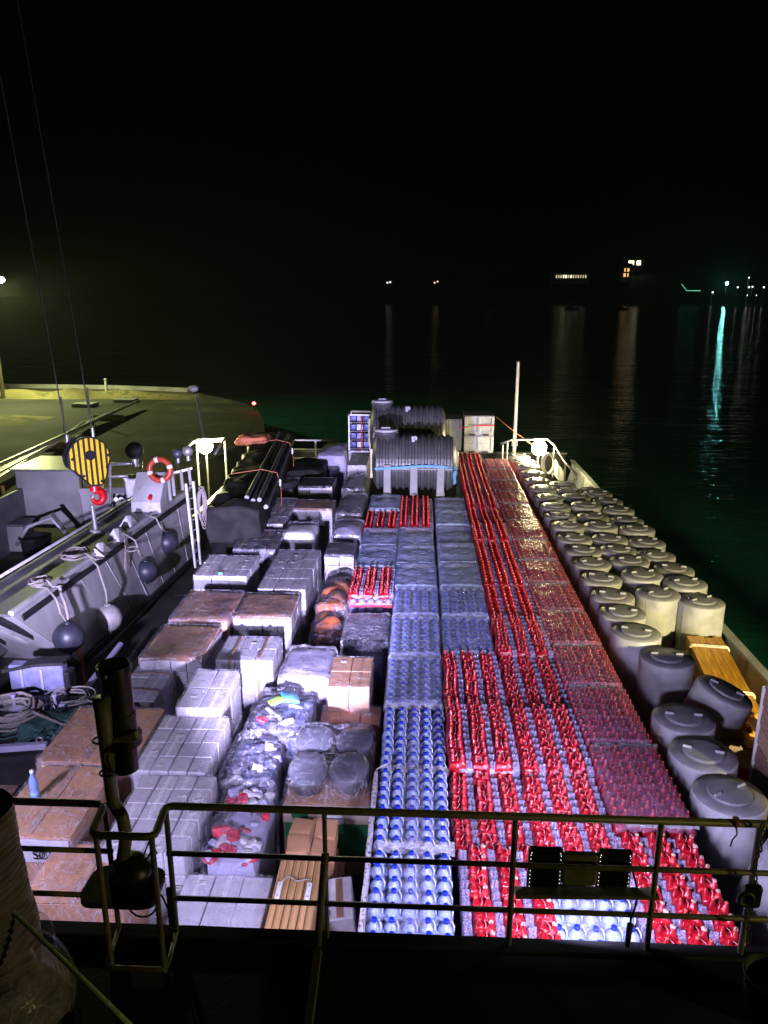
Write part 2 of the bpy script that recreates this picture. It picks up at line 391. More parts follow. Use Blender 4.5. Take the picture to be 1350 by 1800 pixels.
#@@PART2
# ================================================================== SETTING
ZW = -1.6
def water_mat():
    m = bpy.data.materials.new('harbour_water'); m.use_nodes = True; t = m.node_tree; p = t.nodes['Principled BSDF']; L = t.links.new
    p.inputs['Base Color'].default_value = (.014, .125, .09, 1); p.inputs['Roughness'].default_value = .03
    p.inputs['IOR'].default_value = 1.33
    tc = t.nodes.new('ShaderNodeTexCoord'); prev = None
    for sc_, st, dist, strx in ((0.9, .9, .13, (.4, 1, 1)), (0.22, .6, .35, (.4, 1, 1)), (4.0, .6, .04, (.4, 1, 1))):
        mp = t.nodes.new('ShaderNodeMapping'); mp.inputs['Scale'].default_value = strx; L(tc.outputs['Object'], mp.inputs['Vector'])
        n = t.nodes.new('ShaderNodeTexNoise'); n.inputs['Scale'].default_value = sc_; n.inputs['Detail'].default_value = 3; L(mp.outputs[0], n.inputs['Vector'])
        b = t.nodes.new('ShaderNodeBump'); b.inputs['Strength'].default_value = st; b.inputs['Distance'].default_value = dist
        L(n.outputs['Fac'], b.inputs['Height'])
        if prev is not None: L(prev.outputs[0], b.inputs['Normal'])
        prev = b
    L(prev.outputs[0], p.inputs['Normal']); return m
struct(MB().add([(-1500, -300, ZW), (1500, -300, ZW), (1500, 2600, ZW), (-1500, 2600, ZW)], [(0, 1, 2, 3)]).build('water', water_mat()))

# barge cargo deck with its hull sides
d = MB(); d.box((-.18, 9, -.9), (12.16, 42, 1.8))
d.box((-8.26, 15.35, -.9), (4.0, 9.3, 1.8))  # slab added to darken the water showing under the workboat
for y in range(-10, 30, 3): d.box((-.05, y, .004), (11.6, .05, .012))
struct(d.build('cargo_deck', M['deck']))
# bridge deck in front of the camera
d = MB(); d.box((0, 1.35, 2.66), (12, 5.9, .14)); d.box((0, 4.24, 2.742), (12, .12, .03), .008); d.box((0, 4.27, 2.45), (12, .05, .56))
struct(d.build('bridge_deck', M['platform']))
# starboard bulwark
b = thing('bulwark', 'low pale steel bulwark along the water behind the yellow timber', 'ship wall', (5.8, 9, 0))
m = MB(); m.box((5.82, 9, .42), (.06, 40, .84)); m.build('plating', M['hullpaint'], b)
m = MB(); m.box((5.82, 9, .87), (.17, 40, .05), .012); m.build('cap_rail', M['hullpaint'], b)
for k in range(20): MB().prism([(5.55, 0.0), (5.79, 0.0), (5.79, .8), (5.74, .8)], 1, -9.5+2*k, -9.47+2*k).build('bracket', M['hullpaint'], b)

b = thing('bulwark', 'dark port bulwark behind the tarpaulin-covered stack', 'ship wall', (-6.3, 24.9, 0))  # wall added to darken the gap where bright water showed
MB().box((-6.22, 24.9, .5), (.06, 9.6, 1.0)).build('plating', M['deck'], b); MB().box((-6.22, 24.9, 1.03), (.16, 9.6, .05), .012).build('cap_rail', M['deck'], b)
# ---- quay
ZQ = .5
def qp(x, y, z=ZQ): return at(x, y, z)
q = [qp(-500, 676), qp(0, 681), qp(200, 684), qp(345, 690), qp(390, 699), qp(430, 709), qp(452, 720), qp(463, 738), qp(466, 762), Vector((-9.2, 26, ZQ)), Vector((-9.4, -20, ZQ)), Vector((-120, -20, ZQ)), Vector((-120, 60, ZQ))]
m = MB(); n = len(q)
m.add(q, [tuple(range(n))[::-1]]); low = [Vector((v.x, v.y, -2.4)) for v in q]
m.add(q+low, [(i, (i+1) % n, n+(i+1) % n, n+i) for i in range(n)])
struct(m.build('quay', M['conc']))
t = M['conc'].node_tree; bk = t.nodes.new('ShaderNodeTexBrick'); bk.inputs['Scale'].default_value = 1; bk.inputs['Mortar Size'].default_value = .05; bk.inputs['Brick Width'].default_value = 5.5; bk.inputs['Row Height'].default_value = 4.2; bk.inputs['Color1'].default_value = (1, 1, 1, 1); bk.inputs['Color2'].default_value = (.72, .74, .7, 1); bk.inputs['Mortar'].default_value = (.25, .25, .22, 1)
tc = t.nodes.new('ShaderNodeTexCoord'); t.links.new(tc.outputs['Object'], bk.inputs['Vector']); mu = t.nodes.new('ShaderNodeMix'); mu.data_type = 'RGBA'; mu.blend_type = 'MULTIPLY'; mu.inputs['Factor'].default_value = 1
p = t.nodes['Principled BSDF']; src = p.inputs['Base Color'].links[0].from_socket; t.links.new(src, mu.inputs['A']); t.links.new(bk.outputs['Color'], mu.inputs['B']); t.links.new(mu.outputs['Result'], p.inputs['Base Color'])
def sheet(name, pts, mt, dz):
    vs = [qp(x, y)+Vector((0, 0, dz)) for x, y in pts]
    return struct(MB().add(vs, [tuple(range(len(vs)))[::-1]]).build(name, mt))
sheet('quay_road', [(-420, 960), (0, 835), (120, 765), (250, 712), (300, 703), (150, 700), (0, 707), (-420, 735)], M['asphalt'], .006)
def vg(u, v):
    px = -420 + u*770; y0 = 683+8*u*u; p = qp(px, y0+1.5+v*(20-9*u))
    e = math.sin(PI*min(1, v*1.3))*math.sin(PI*min(1, u*1.0+.02))**.4
    p.z += .01 + .45*e*(.5+noise.noise(p*.45)) ; return p
struct(MB().grid(60, 8, vg).build('verge_ground', M['verge']))  # lighter ground: the rim's lamplight is put into its colour
sheet('quay_path', [(-420, 800), (-420, 752), (-40, 727), (100, 733), (40, 748)], M['verge'], .010)
# kerb along the rear edge of the quay
ke = thing('quay_kerb', 'pale concrete kerb lit along the far edge of the quay', 'kerb', qp(150, 684))
m = MB()
pts = [qp(x, y) for x, y in ((-420, 676.5), (0, 681.6), (200, 684.6), (330, 689.5))]
for a, b2 in zip(pts, pts[1:]): m.beam(a+Vector((0, .25, .12)), b2+Vector((0, .25, .12)), .35, .26)
m.build('kerb_stones', M['concw'], ke)  # whitish stone carries the rim's lamplight in its colour
po = qp(187, 687); b = thing('quay_post', 'short pale post on the lit far edge of the quay', 'post', po)
MB().cyl(po, po+Vector((0, 0, .75)), .09, .08, 10).build('post', M['white'], b)
MB().lathe([(.12, 0), (.12, .06), (.05, .1)], po+Vector((0, 0, .75)), 10).build('cap', M['white'], b)

# far shore
def hill(u, v):
    x = -500 + u*1500; y = 640 + v*420
    h = 6 + 55*max(0, min(1, (x-20)/260))**1.2 + 14*max(0, min(1, (x+260)/200))
    z = ZW-1 + h*min(1, v*2.4)**.8*(.75+.5*noise.noise(Vector((x*.006, y*.006, 1)))) + 5*noise.noise(Vector((x*.03, y*.03, 4)))*min(1, v*3)
    return Vector((x, y-18*noise.noise(Vector((x*.01, 3, 3))) - max(0, (x-240)*.25)*(1-v), z if v > 0 else ZW-1))
struct(MB().grid(120, 24, hill).build('far_hills', M['hill']))
def far(x, y, Y): return atY(x, y, Y)
LW = glow('lamp_white', (1, .95, .8), 4.5); LWD = glow('lamp_white_dim', (1, .95, .8), 1.6); LWA = glow('lamp_warm', (1, .62, .22), 1.4); LC = glow('lamp_cyan', (.25, 1, .95), 200); LG = glow('lamp_green', (.25, .9, .5), .6)
LWIN = glow('lit_window', (1, .88, .55), 3.4); LWDIM = glow('dim_window', (1, .88, .55), .9); LWIN2 = glow('lit_window_amber', (1, .5, .14), 1.6)
def streetlight(px, py, Y, mt, r, label, h=6.5):
    p = far(px, py, Y); o = thing('street_lamp', label, 'street lamp', (p.x, p.y, p.z-h), 'lamps on the far shore')
    MB().cyl((p.x, p.y, p.z-h), p, .12, .08, 8).cyl(p, p+Vector((0, -.8, .2)), .06, .06, 6).build('pole', M['galv'], o)
    MB().ball(p+Vector((0, -.8, 0)), r, 12, 8).build('lantern', mt, o)
streetlight(681, 497, 640, LWD, .75, 'white street lamp of a close pair on the dark far shore, left side')
streetlight(686, 496, 640, LWD, .75, 'white street lamp of a close pair on the dark far shore, right side')
streetlight(764, 497, 640, LWA, .75, 'amber street lamp on the dark far shore, left one of two touching lights')
streetlight(769, 495, 640, LWD, .6, 'paler lamp beside the amber street lamp on the dark far shore')
streetlight(1277, 498, 585, LC, .95, 'bright cyan lamp on the right-hand shore that streaks the water')
for i, (x, y, r) in enumerate(((1252, 514, .5), (1296, 505, .45), (1316, 505, .5), (1322, 504, .45), (1342, 505, .5), (1316, 488, .4), (1313, 519, .3), (1329, 519, .3))):
    streetlight(x, y, 580, LW, r, 'small white lamp right of the cyan lamp, %s counting from the left and top' % ORD[i] if i else 'small white lamp just left of the cyan lamp near the water')
def house(px0, px1, ptop, pbot, Y, nwin, wmat, label, storeys=1):
    a, b2 = far(px0, pbot, Y), far(px1, ptop, Y); wd = b2.x-a.x; hh = b2.z-a.z
    o = thing('house', label, 'house', ((a.x+b2.x)/2, Y+6, a.z-4))
    MB().box(((a.x+b2.x)/2, Y+6, a.z-4+(hh+5)/2), (wd+4, 11, hh+5)).build('wall', M['housewall'], o)
    MB().prism([(Y-.5, b2.z+1.1), (Y+12.5, b2.z+1.1), (Y+6, b2.z+3.6)], 0, a.x-3, b2.x+3).build('roof', M['rock'], o)
    for s in range(storeys):
        for k in range(nwin):
            x = a.x + wd*(k+.5)/nwin; z = a.z+hh*(s+.5)/storeys; ww = wd/nwin*rnd(.3, .75)
            wm = wmat if (nwin < 5 or k in (3, 4, 6)) else LWDIM
            f = MB().box((x, Y+.47, z), (ww+.3, .1, hh/storeys*.8)).build('window', M['white'], o)
            MB().box((x, Y+.39, z), (ww, .06, hh/storeys*.66)).build('pane', wm, f)
house(976, 1032, 482, 490, 650, 13, LWIN, 'long low house with a row of bright windows on the far shore')
house(1095, 1108, 470, 488, 690, 2, LWIN2, 'dim amber-lit house high on the far hillside', 2)
house(1103, 1130, 456, 468, 720, 2, LWIN, 'house with two lit windows at the top of the far hillside')
o = thing('pier', 'dark shore pier edged with a thin green light strip', 'pier', far(1212, 512, 590))
a, b2 = far(1196, 503, 590), far(1229, 511, 590)
MB().beam((a.x, 590, ZW+1.2), (b2.x+8, 588, ZW+1.2), 4, .5).build('deck', M['rock'], o)
MB().tube([(a.x, 587.5, a.z+1.5), (a.x+4, 587.5, b2.z), (b2.x, 587.5, b2.z)], .3, 6).build('light_strip', LG, o)
for i, (x, y, nm) in enumerate(((1005, 529, 'small pale boat moored off the long lit house'), (1093, 535, 'small boat moored below the amber-lit house'), (858, 531, 'small boat moored in the middle of the dark bay'))):
    p = at(x, y+6, ZW); Y = min(p.y, 420); p = atY(x, y, Y); p.z = ZW
    o = thing('moored_boat', nm, 'boat', p, 'boats moored in the bay')
    m = MB(); sec = []
    for t in [0, .15, .4, .7, .9, 1]:
        wd = 1.3*math.sin(PI*min(1, .15+t*.5)) if t < .7 else 1.3*(1-(t-.7)/.32); xx = (t-.5)*7
        sec.append([(xx, -wd, .9+.3*t), (xx, -wd*.7, .1), (xx, 0, -.25), (xx, wd*.7, .1), (xx, wd, .9+.3*t)])
    vs = [Vector(v)+p for s_ in sec for v in s_]
    m.add(vs, [(i2*5+j, i2*5+j+1, i2*5+5+j+1, i2*5+5+j) for i2 in range(5) for j in range(4)]+[(i2*5, i2*5+5, i2*5+9, i2*5+4) for i2 in range(5)])
    m.build('hull', M['white'], o); MB().box(p+Vector((-.6, 0, 1.5)), (2.2, 1.6, 1.2), .15).build('cabin', M['white'], o)
    MB().cyl(p+Vector((.9, 0, 1)), p+Vector((.9, 0, 4.2)), .05, .04, 6).build('mast', M['galv'], o)
#@@PART3
# ================================================================== CARGO: BOTTLES
ZT = 1.5
def bottle_meshes():
    b = MB(); R = .079
    prof = [(.06, -.40), (R, -.385), (R, -.33), (R*.95, -.32), (R, -.31), (R, -.25), (R*.95, -.24), (R, -.23), (R, -.165), (R*.98, -.115), (R*.94, -.085), (R*.78, -.062), (R*.52, -.046), (.027, -.032), (.022, -.028), (.022, -.012)]
    b.lathe(prof, n=18); body = b.mesh('bottle', M['pet'])
    c = MB().lathe([(.024, -.016), (.027, -.014), (.027, .010), (.025, .014), (.001, .0145)], n=14).mesh('cap', M['cap'])
    h = MB().tube([(.018, .012, -.022), (.05, .004, .0), (.07, -.03, -.03), (.066, -.055, -.065)], [.004, .007, .008, .005], 6).mesh('handle', M['handle'])
    return body, c, h
BODY, CAP, HANDLE = bottle_meshes()
# lighter two-material version for the rows that lie further back
bm_ = MB(); R = .079
bm_.lathe([(R, -.3), (R, -.10), (R*.86, -.07), (R*.5, -.045), (.024, -.03), (.022, -.01)], n=10).lathe([(.027, -.016), (.027, .012), (.001, .014)], n=8, mi=1)
FARB = bm_.mesh('bottle', [M['pet'], M['cap']])
def lower_layers(wd, dp, top, mt, pitch):
    m = MB(); z = top; k = 0
    nx = int(wd/pitch); ny = int(dp/pitch)
    while z > .3:
        h = min(.36, z-.15)
        for i in range(nx):
            for j in (0, ny-1):
                m.lathe([(pitch*.46, 0), (pitch*.49, .03), (pitch*.49, h*.72), (pitch*.2, h)], ((i+.5)*wd/nx-wd/2, (j+.5)*dp/ny-dp/2, z-h), 8)
        for j in range(1, ny-1):
            for i in (0, nx-1):
                m.lathe([(pitch*.46, 0), (pitch*.49, .03), (pitch*.49, h*.72), (pitch*.2, h)], ((i+.5)*wd/nx-wd/2, (j+.5)*dp/ny-dp/2, z-h), 8)
        z -= .38
    return m
def pallet_base(wd, dp, name='pallet'):
    m = MB()
    for k in range(5): m.box((-wd/2+wd*(k+.5)/5, 0, .13), (wd/5*.8, dp, .022))
    for k in (-1, 0, 1): m.box((k*(wd/2-.05), 0, .06), (.09, dp, .115))
    return m.mesh(name, M['pallet'])
PBASE = pallet_base(.84, 1.34)
LOWB = lower_layers(.84, 1.36, 1.08, M['pet'], .165).mesh('lower_bottles', M['pet'])
LOWR = lower_layers(.84, 1.36, 1.2, M['petw'], .165).mesh('lower_bottles', M['petw'])
def sheet_mesh(name, wd, dp, mt, seed, drop=.10, nx=22, ny=32, amp=.012, seam=True, dome=.02, bunch=.02):
    m = MB()
    def fn(u, v):
        x = (u-.5)*wd; y = (v-.5)*dp
        ex = max(0, abs(u-.5)*2-.90)/.10; ey = max(0, abs(v-.5)*2-.93)/.07
        z = dome*(1-(2*u-1)**2)*(1-(2*v-1)**2) - drop*ex**1.6 - drop*.7*ey**1.6
        z += amp*noise.noise(Vector((x*5+seed*9, y*3, seed))) + amp*.6*noise.noise(Vector((x*16, y*11+seed, 2)))
        if abs(abs(v-.5)*2-.93) < .1: z += bunch*abs(noise.noise(Vector((x*22, seed*3.3, v*8))))
        return Vector((x, y, z))
    m.grid(nx, ny, fn); return m.mesh(name, mt)
def seam_mesh(dp, seed):
    return MB().tube([(.05*noise.noise(Vector((k*.16, seed, 0))), (k/14-.5)*dp, .018+.012*math.sin(PI*k/14)+.006*noise.noise(Vector((k*1.1, seed, 3)))) for k in range(15)], .007, 6).mesh('film_seam', M['film_milk'])
def bunch_mesh(wd, seed):
    m = MB()
    def fn(u, v):
        x = (u-.5)*wd; y = (v-.5)*.20
        return Vector((x+.012*noise.noise(Vector((x*20, y*20, seed))), y, -.06+.055*math.sin(PI*v) + .032*noise.noise(Vector((x*24+seed*5, y*14, seed)))+.02*noise.noise(Vector((x*50, y*40, seed)))))
    m.grid(40, 10, fn); return m.mesh('bunched_film', M['film_bunch'])
SH_B = [sheet_mesh('film', .86, 1.42, M['film_blue'], s) for s in range(3)]
SH_G = [sheet_mesh('film', .87, 1.42, M['film_grey'], s+5, amp=.02, dome=.035) for s in range(3)]
SH_P = [sheet_mesh('film', .88, 1.42, M['film_pink'], s+9, drop=.16, amp=.014, dome=.03) for s in range(3)]
M['innerfilm'] = film('film_between_bottles', (.40, .48, .70), .72, .2, .8, 18, (1, 1, 1), .2, .5)  # pale sheet added to lighten the dark gaps between the bottles
INNER = sheet_mesh('inner_film', .80, 1.36, M['innerfilm'], 31, drop=.06, amp=.02, dome=0)
SH_MID = [sheet_mesh('film', .24, 1.40, M['film_milk'], s+12, drop=.03, nx=8) for s in range(2)]
SEAM = [seam_mesh(1.38, s) for s in range(3)]
BUN = [bunch_mesh(.80, s) for s in range(4)]

def blue_pallet(xc, y0, y1, kind, label, zt, k):
    dp = y1-y0-.04; yc = (y0+y1)/2; sy = dp/1.40
    o = thing('water_pallet', label, 'water pallet', (xc, yc, 0), 'pallets of blue-capped water bottles')
    inst('pallet', PBASE, o, scale=(1, sy, 1)); inst('lower_bottles', LOWB, o, (0, 0, zt-1.5), scale=(1, sy, 1))
    inst('inner_film', INNER, o, (0, 0, zt-.105), scale=(1, sy, 1))
    if kind in 'Bb':
        for i in range(5):
            for j in range(8):
                x = (i-2)*.166 + rnd(-.006, .006); y = (j-3.5)*dp/8.05 + rnd(-.008, .008); dz = rnd(-.008, .008)
                if kind == 'B':
                    b = inst('bottle', BODY, o, (x, y, zt+dz), (rnd(-.03, .03), rnd(-.03, .03), rnd(-.25, .25)))
                    inst('cap', CAP, b); inst('handle', HANDLE, b)
                else: inst('bottle', FARB, o, (x, y, zt+dz))
    else:
        for i in (0, 4):
            for j in range(8): inst('bottle', FARB, o, ((i-2)*.172, (j-3.5)*dp/8.05, zt-.03))
    if kind == 'B':
        inst('film', SH_MID[k % 2], o, (rnd(-.05, .05), 0, zt+.004), scale=(1, sy, 1))
        inst('bunched_film', BUN[k % 4], o, (.05, -dp/2+.06, zt-.03))
    else:
        s = inst('film', (SH_B if kind == 'b' else SH_G)[k % 3], o, (0, 0, zt+.028), scale=(1, sy, 1))
        inst('film_seam', SEAM[k % 3], s)
        inst('bunched_film', BUN[(k+1) % 4], o, (0, -dp/2+.03, zt-.01), scale=(1.02, .6, .8))

def pack_mesh(name, mt, wx, dy, seed, h=.26, nb=2, rise=.065, extra=None):
    m = MB()
    bx = [(-wx/4, -dy/4), (wx/4, -dy/4), (-wx/4, dy/4), (wx/4, dy/4)] if nb == 4 else [(-wx*.27, .012), (wx*.27, -.012)]
    def fn(u, v):
        x = (u-.5)*wx; y = (v-.5)*dy
        ex = max(0, abs(2*u-1)-.72)/.28; ey = max(0, abs(2*v-1)-.72)/.28
        z = -.035*ex**2 - .05*ey**2
        for (a, b) in bx:
            rr = math.hypot(x-a, y-b); z += rise*math.exp(-(rr/.026)**4) + .02*math.exp(-(rr/.045)**2)
        z += .012*noise.noise(Vector((x*38+seed*3, y*38, seed*2.2))) + .010*noise.noise(Vector((x*80, y*80+seed, 1)))
        return Vector((x, y, z))
    m.grid(16, 16, fn)
    for (ax, sg) in ((0, -1), (0, 1), (1, -1), (1, 1)):
        def side(u, v, ax=ax, sg=sg):
            p = fn(0 if sg < 0 else 1, u) if ax == 0 else fn(u, 0 if sg < 0 else 1)
            return Vector((p.x, p.y, p.z*(1-v) - h*v))
        m.grid(16, 3, side)
    mats = [mt]
    if extra is None:
        for (a, b) in bx: m.lathe([(.017, -.004), (.019, .004), (.015, .010), (.001, .012)], (a, b, rise+.012), 9, 1)  # raised caps in the paler glint colour
        mats = [mt, M['capred']]
    if extra == 'clear':
        for (a, b) in bx: m.lathe([(.020, 0), (.020, .018), (.001, .02)], (a, b, rise-.045), 8, 1)
        mats = [mt, M['redcap']]
    if extra == 'open':       # packs with bottle necks showing through torn film
        m.soft((wx*.27, -.012, rise+.004), (.042, .045, .03), 4, .014, .012, 30, seed, 1); mats = [mt, M['cream']]
    return m.mesh(name, mats)
PR = [pack_mesh('red_pack', M['redfilm'], .208, .172, s) for s in range(4)]
PRO = [pack_mesh('red_pack', M['redfilm'], .200, .172, s+20, extra='open') for s in range(3)]
PC = [pack_mesh('clear_pack', M['packfilm'], .088, .172, s+9, rise=.03, extra='clear') for s in range(4)]
TAB = MB().tube([(.0, -.07, .012), (.008, -.02, .026), (-.004, .03, .02), (.006, .07, .008)], .0035, 5).mesh('carry_tape', mat('pink_tape', (.75, .30, .32), .35))
def strip_mesh(name, meshes, pitch, n, seed):
    m = MB(); rr = random.Random(seed); mats = list(meshes[0].materials)
    for j in range(n):
        me = rr.choice(meshes); off = Vector((rr.uniform(-.006, .006), (j-(n-1)/2)*pitch, rr.uniform(-.008, .008)))
        m.v, m.f, m.m, m.sm = m.v, m.f, m.m, m.sm
        o = len(m.v); m.v += [v.co+off for v in me.vertices]
        for p in me.polygons: m.f.append(tuple(i+o for i in p.vertices)); m.m.append(p.material_index); m.sm.append(True)
    return m.mesh(name, mats)
SR = [strip_mesh('red_pack_row', PR, .174, 8, s) for s in range(3)]
SC = [strip_mesh('clear_pack_row', PC, .174, 8, s) for s in range(3)]
BLSTRIPE = MB().box((0, 0, 0), (.018, 1.3, .006), .002).mesh('blue_edge', mat('blue_print', (.06, .05, .45), .3))
def red_pallet(xc, y0, y1, label, zt, k, near, wrap=None, group='pallets of red-film bottle packs', openp=False, front=False):
    dp = y1-y0-.045; yc = (y0+y1)/2; sy = dp/1.40
    o = thing('bottle_pallet', label, 'bottle pallet', (xc, yc, 0), group)
    inst('pallet', PBASE, o, scale=(1, sy, 1)); inst('lower_bottles', LOWR, o, (0, 0, zt-1.5), scale=(1, sy, 1))
    flip = -1 if openp else 1
    for i in range(3):
        x0 = (i-1)*.285
        xr, xcl = x0-.040*flip, x0+.102*flip
        if wrap: xr, xcl = x0-.046, x0+.096
        if near:
            for j in range(10):
                y = (j-4.5)*dp/10
                me = random.choice(PRO if openp and random.random() < .8 else PR)
                p = inst('red_pack', me, o, (xr+rnd(-.008, .008)+.010*math.sin(j*.8+k+i), y+rnd(-.006, .006), zt+rnd(-.02, .016)), (rnd(-.09, .09), rnd(-.10, .10), rnd(-.10, .10)), (1, sy*.80, 1))
                if not wrap: inst('carry_tape', TAB, p, (0, 0, .022), (0, 0, rnd(-.3, .3)))
                if wrap and i != 1 and False: pass
                inst('red_pack' if wrap else 'clear_pack', random.choice(PR if wrap else PC), o, (xcl+rnd(-.005, .005), y, zt-(.004 if wrap else .032)+rnd(-.008, .008)), (rnd(-.05, .05), 0, rnd(-.08, .08)), ((.5 if wrap else 1), sy*.79, 1))
        else:
            inst('red_pack_row', SR[(i+k) % 3], o, (xr, 0, zt), scale=(1.06, sy, 1))
            inst('red_pack_row' if wrap else 'clear_pack_row', (SR if wrap else SC)[(i+k) % 3], o, (xcl, 0, zt-(.004 if wrap else .045)), scale=((.5 if wrap else 1), sy, 1))
    if wrap:
        for i in range(3): inst('blue_edge', BLSTRIPE, o, ((i-1)*.285+.01, 0, zt+.012), scale=(1, sy, 1))
        s = inst('film', SH_P[k % 3], o, (0, 0, zt+.085), scale=(1, sy, 1)); inst('film_seam', SEAM[k % 3], s, (.04, 0, 0))
        inst('bunched_film', BUN[k % 4], o, (rnd(-.1, .1), -dp/2+.02, zt+.06), scale=(rnd(.6, 1), .16, .6))
    else:
        inst('bunched_film', BUN[k % 4], o, (rnd(-.04, .04), -dp/2+.012, zt-.055), scale=(rnd(.8, 1.02), .2, .8))
    return o
XC = [-.89, -.03, .83, 1.68, 2.55]
cn = ['leftmost water row', 'second bottle row from the left', 'middle bottle row', 'fourth bottle row from the left', 'right-hand lilac-wrapped row']
# row B: water pallets all along, red ones at the far end
yb = [5.28, 6.70, 8.10, 9.58, 11.05, 12.6, 13.95, 15.3, 16.6, 18.0]
kinds = 'BBBbbbwww'
desc = {'B': 'uncovered pallet of blue capped bottles', 'b': 'clear filmed pallet of blue capped bottles', 'w': 'grey filmed pallet of bottles'}
for k, t in enumerate(kinds):
    blue_pallet(XC[1]-.012*max(0, k-5), yb[k], yb[k+1], t, '%s, %s from the railing in the left bottle row' % (desc[t], ORD[k]), ZT+rnd(-.03, .03), k)
red_pallet(XC[1]-.03, 18.02, 19.35, 'red-topped bottle pallet in front of the tanks, left long row, nearer one', ZT, 0, False)
red_pallet(XC[1]-.03, 19.37, 20.75, 'red-topped bottle pallet at the foot of the grey tanks, left long row', ZT, 1, False)
# row C: red near, blue beyond
yc_ = [5.28, 6.70, 8.05, 9.55, 11.15, 12.6, 13.95, 15.3, 16.7, 18.1, 19.5, 20.8]
for k in range(11):
    x = XC[2]+(.02 if k > 4 else 0) + (.05 if k < 1 else 0)
    if k < 4: red_pallet(x, yc_[k], yc_[k+1], 'red-striped bottle pallet, %s from the railing, right beside the open water bottles' % ORD[k], ZT+(.03, -.07, .05, .0)[k], k, True, openp=(k == 0))
    else:
        t = 'b' if k < 6 else 'w'
        blue_pallet(x, yc_[k], yc_[k+1], t, '%s, %s behind the red pallets of the middle row' % (desc[t], ORD[k-4]), ZT+rnd(-.03, .03), k)
# row D: one open water pallet under the floodlight, then red all the way
blue_pallet(1.64, 5.05, 6.55, 'B', 'brightly lit open pallet of blue-capped water bottles right under the floodlight', ZT, 3)
yd = [6.62, 8.0, 9.5, 11.1, 12.65, 14.1, 15.5, 16.9, 18.3, 19.7, 21.1, 22.5, 23.9, 25.3, 26.6]
for k in range(14):
    red_pallet(XC[3]+.05*min(1, k/3), yd[k], yd[k+1], 'red-striped bottle pallet, %s from the railing in the long red row' % ORD[k], ZT+(.0, .05, -.02, .03, .0, .02)[k % 6], k, k < 4)
# row E: open red pallet near the railing, then lilac wrapped
red_pallet(2.50, 5.45, 7.0, 'unwrapped red and clear bottle pallet in the right corner by the railing', ZT, 2, True, openp=True)
ye = [7.08, 8.65, 10.15, 11.5, 12.9, 14.25, 15.6, 17.0, 18.6, 20.2, 21.6, 23.0, 24.5, 26.0]
for k in range(13):
    red_pallet(XC[4]+.03, ye[k], ye[k+1], 'lilac-film-wrapped pallet of red bottle packs, %s from the railing' % ORD[k], ZT-.04+rnd(-.02, .02), k, k < 4, True, 'lilac-wrapped bottle pallets')
# row A behind the cartons
o = red_pallet(XC[0], 13.55, 14.98, 'short red-topped bottle pallet with its pink front facing the bridge', ZT, 4, True)
m = MB()
for i in range(5): m.lathe([(.075, 0), (.082, .03), (.082, .16), (.07, .2), (.082, .23), (.082, .3), (.05, .34)], ((i-2)*.168, -.74, 1.08), 10)
inst('front_bottles', m.mesh('front_bottles', M['petw']), o)
inst('front_label', MB().soft((0, -.80, 1.32), (.83, .05, .10), 8, .02, .01, 9, 2).soft((0, -.80, 1.1), (.83, .05, .12), 8, .02, .01, 9, 5).mesh('front_label', mat('pink_film', (.72, .10, .16), .25, bump=.6, bscale=25)), o)
blue_pallet(XC[0], 15.02, 16.4, 'w', 'grey-filmed water pallet just behind the short red-topped pallet', ZT, 1)
blue_pallet(XC[0]-.01, 16.42, 17.8, 'w', 'grey-filmed water pallet second behind the short red-topped pallet', ZT, 2)
red_pallet(XC[0]-.02, 17.85, 19.25, 'small red-topped pallet at left in front of the tanks', ZT, 3, False)
blue_pallet(XC[0]-.02, 19.3, 20.8, 'w', 'grey-filmed pallet touching the foot of the tanks at left', ZT+.05, 1)
#@@PART4
# ================================================================== CARGO: CARTONS AND MIXED LOADS
def rect(pq, zt):
    """near-left, near-right, far-right, far-left pixels -> upright box footprint in the ship's axes"""
    P = [at(x, y, zt) for x, y in pq]
    x0 = (P[0].x+P[3].x)/2; x1 = (P[1].x+P[2].x)/2; y0 = (P[0].y+P[1].y)/2; y1 = (P[2].y+P[3].y)/2
    return x0, x1, y0, y1
CCACHE = {}
STICK = MB().box((0, 0, 0), (.13, .08, .003)).box((0, .015, .002), (.10, .012, .002), 0, None, 1).box((-.02, -.012, .002), (.06, .01, .002), 0, None, 1).mesh('sticker', [M['skin'], M['dark']])
def cbox(name, sx, sy, sz, mt, seed):
    key = (name, round(sx, 3), round(sy, 3), round(sz, 3), mt.name, seed)
    if key not in CCACHE:
        m = MB(); m.box((0, 0, 0), (sx, sy, sz), .008)
        if seed % 2 == 0: m.box((0, 0, sz/2+.001), (.05, sy*.98, .003), 0, None, 1)
        me = m.mesh(name, [mt, M['skin'] if mt.name.startswith(('white', 'grey')) else M['brownstrap']]); CCACHE[key] = me
    return CCACHE[key]
WS = [0]
def wrap_film(o, wd, dp, zt, zb, mt, pad=.02, amp=.012, r=.05, bulge=.0):
    WS[0] += 1
    me = MB().soft((0, 0, (zt+zb)/2+.01), (wd+2*pad, dp+2*pad, zt-zb+.02), 12, r, amp, 5, WS[0], 0, bulge, False).mesh('wrap_film', mt)
    return inst('wrap_film', me, o)
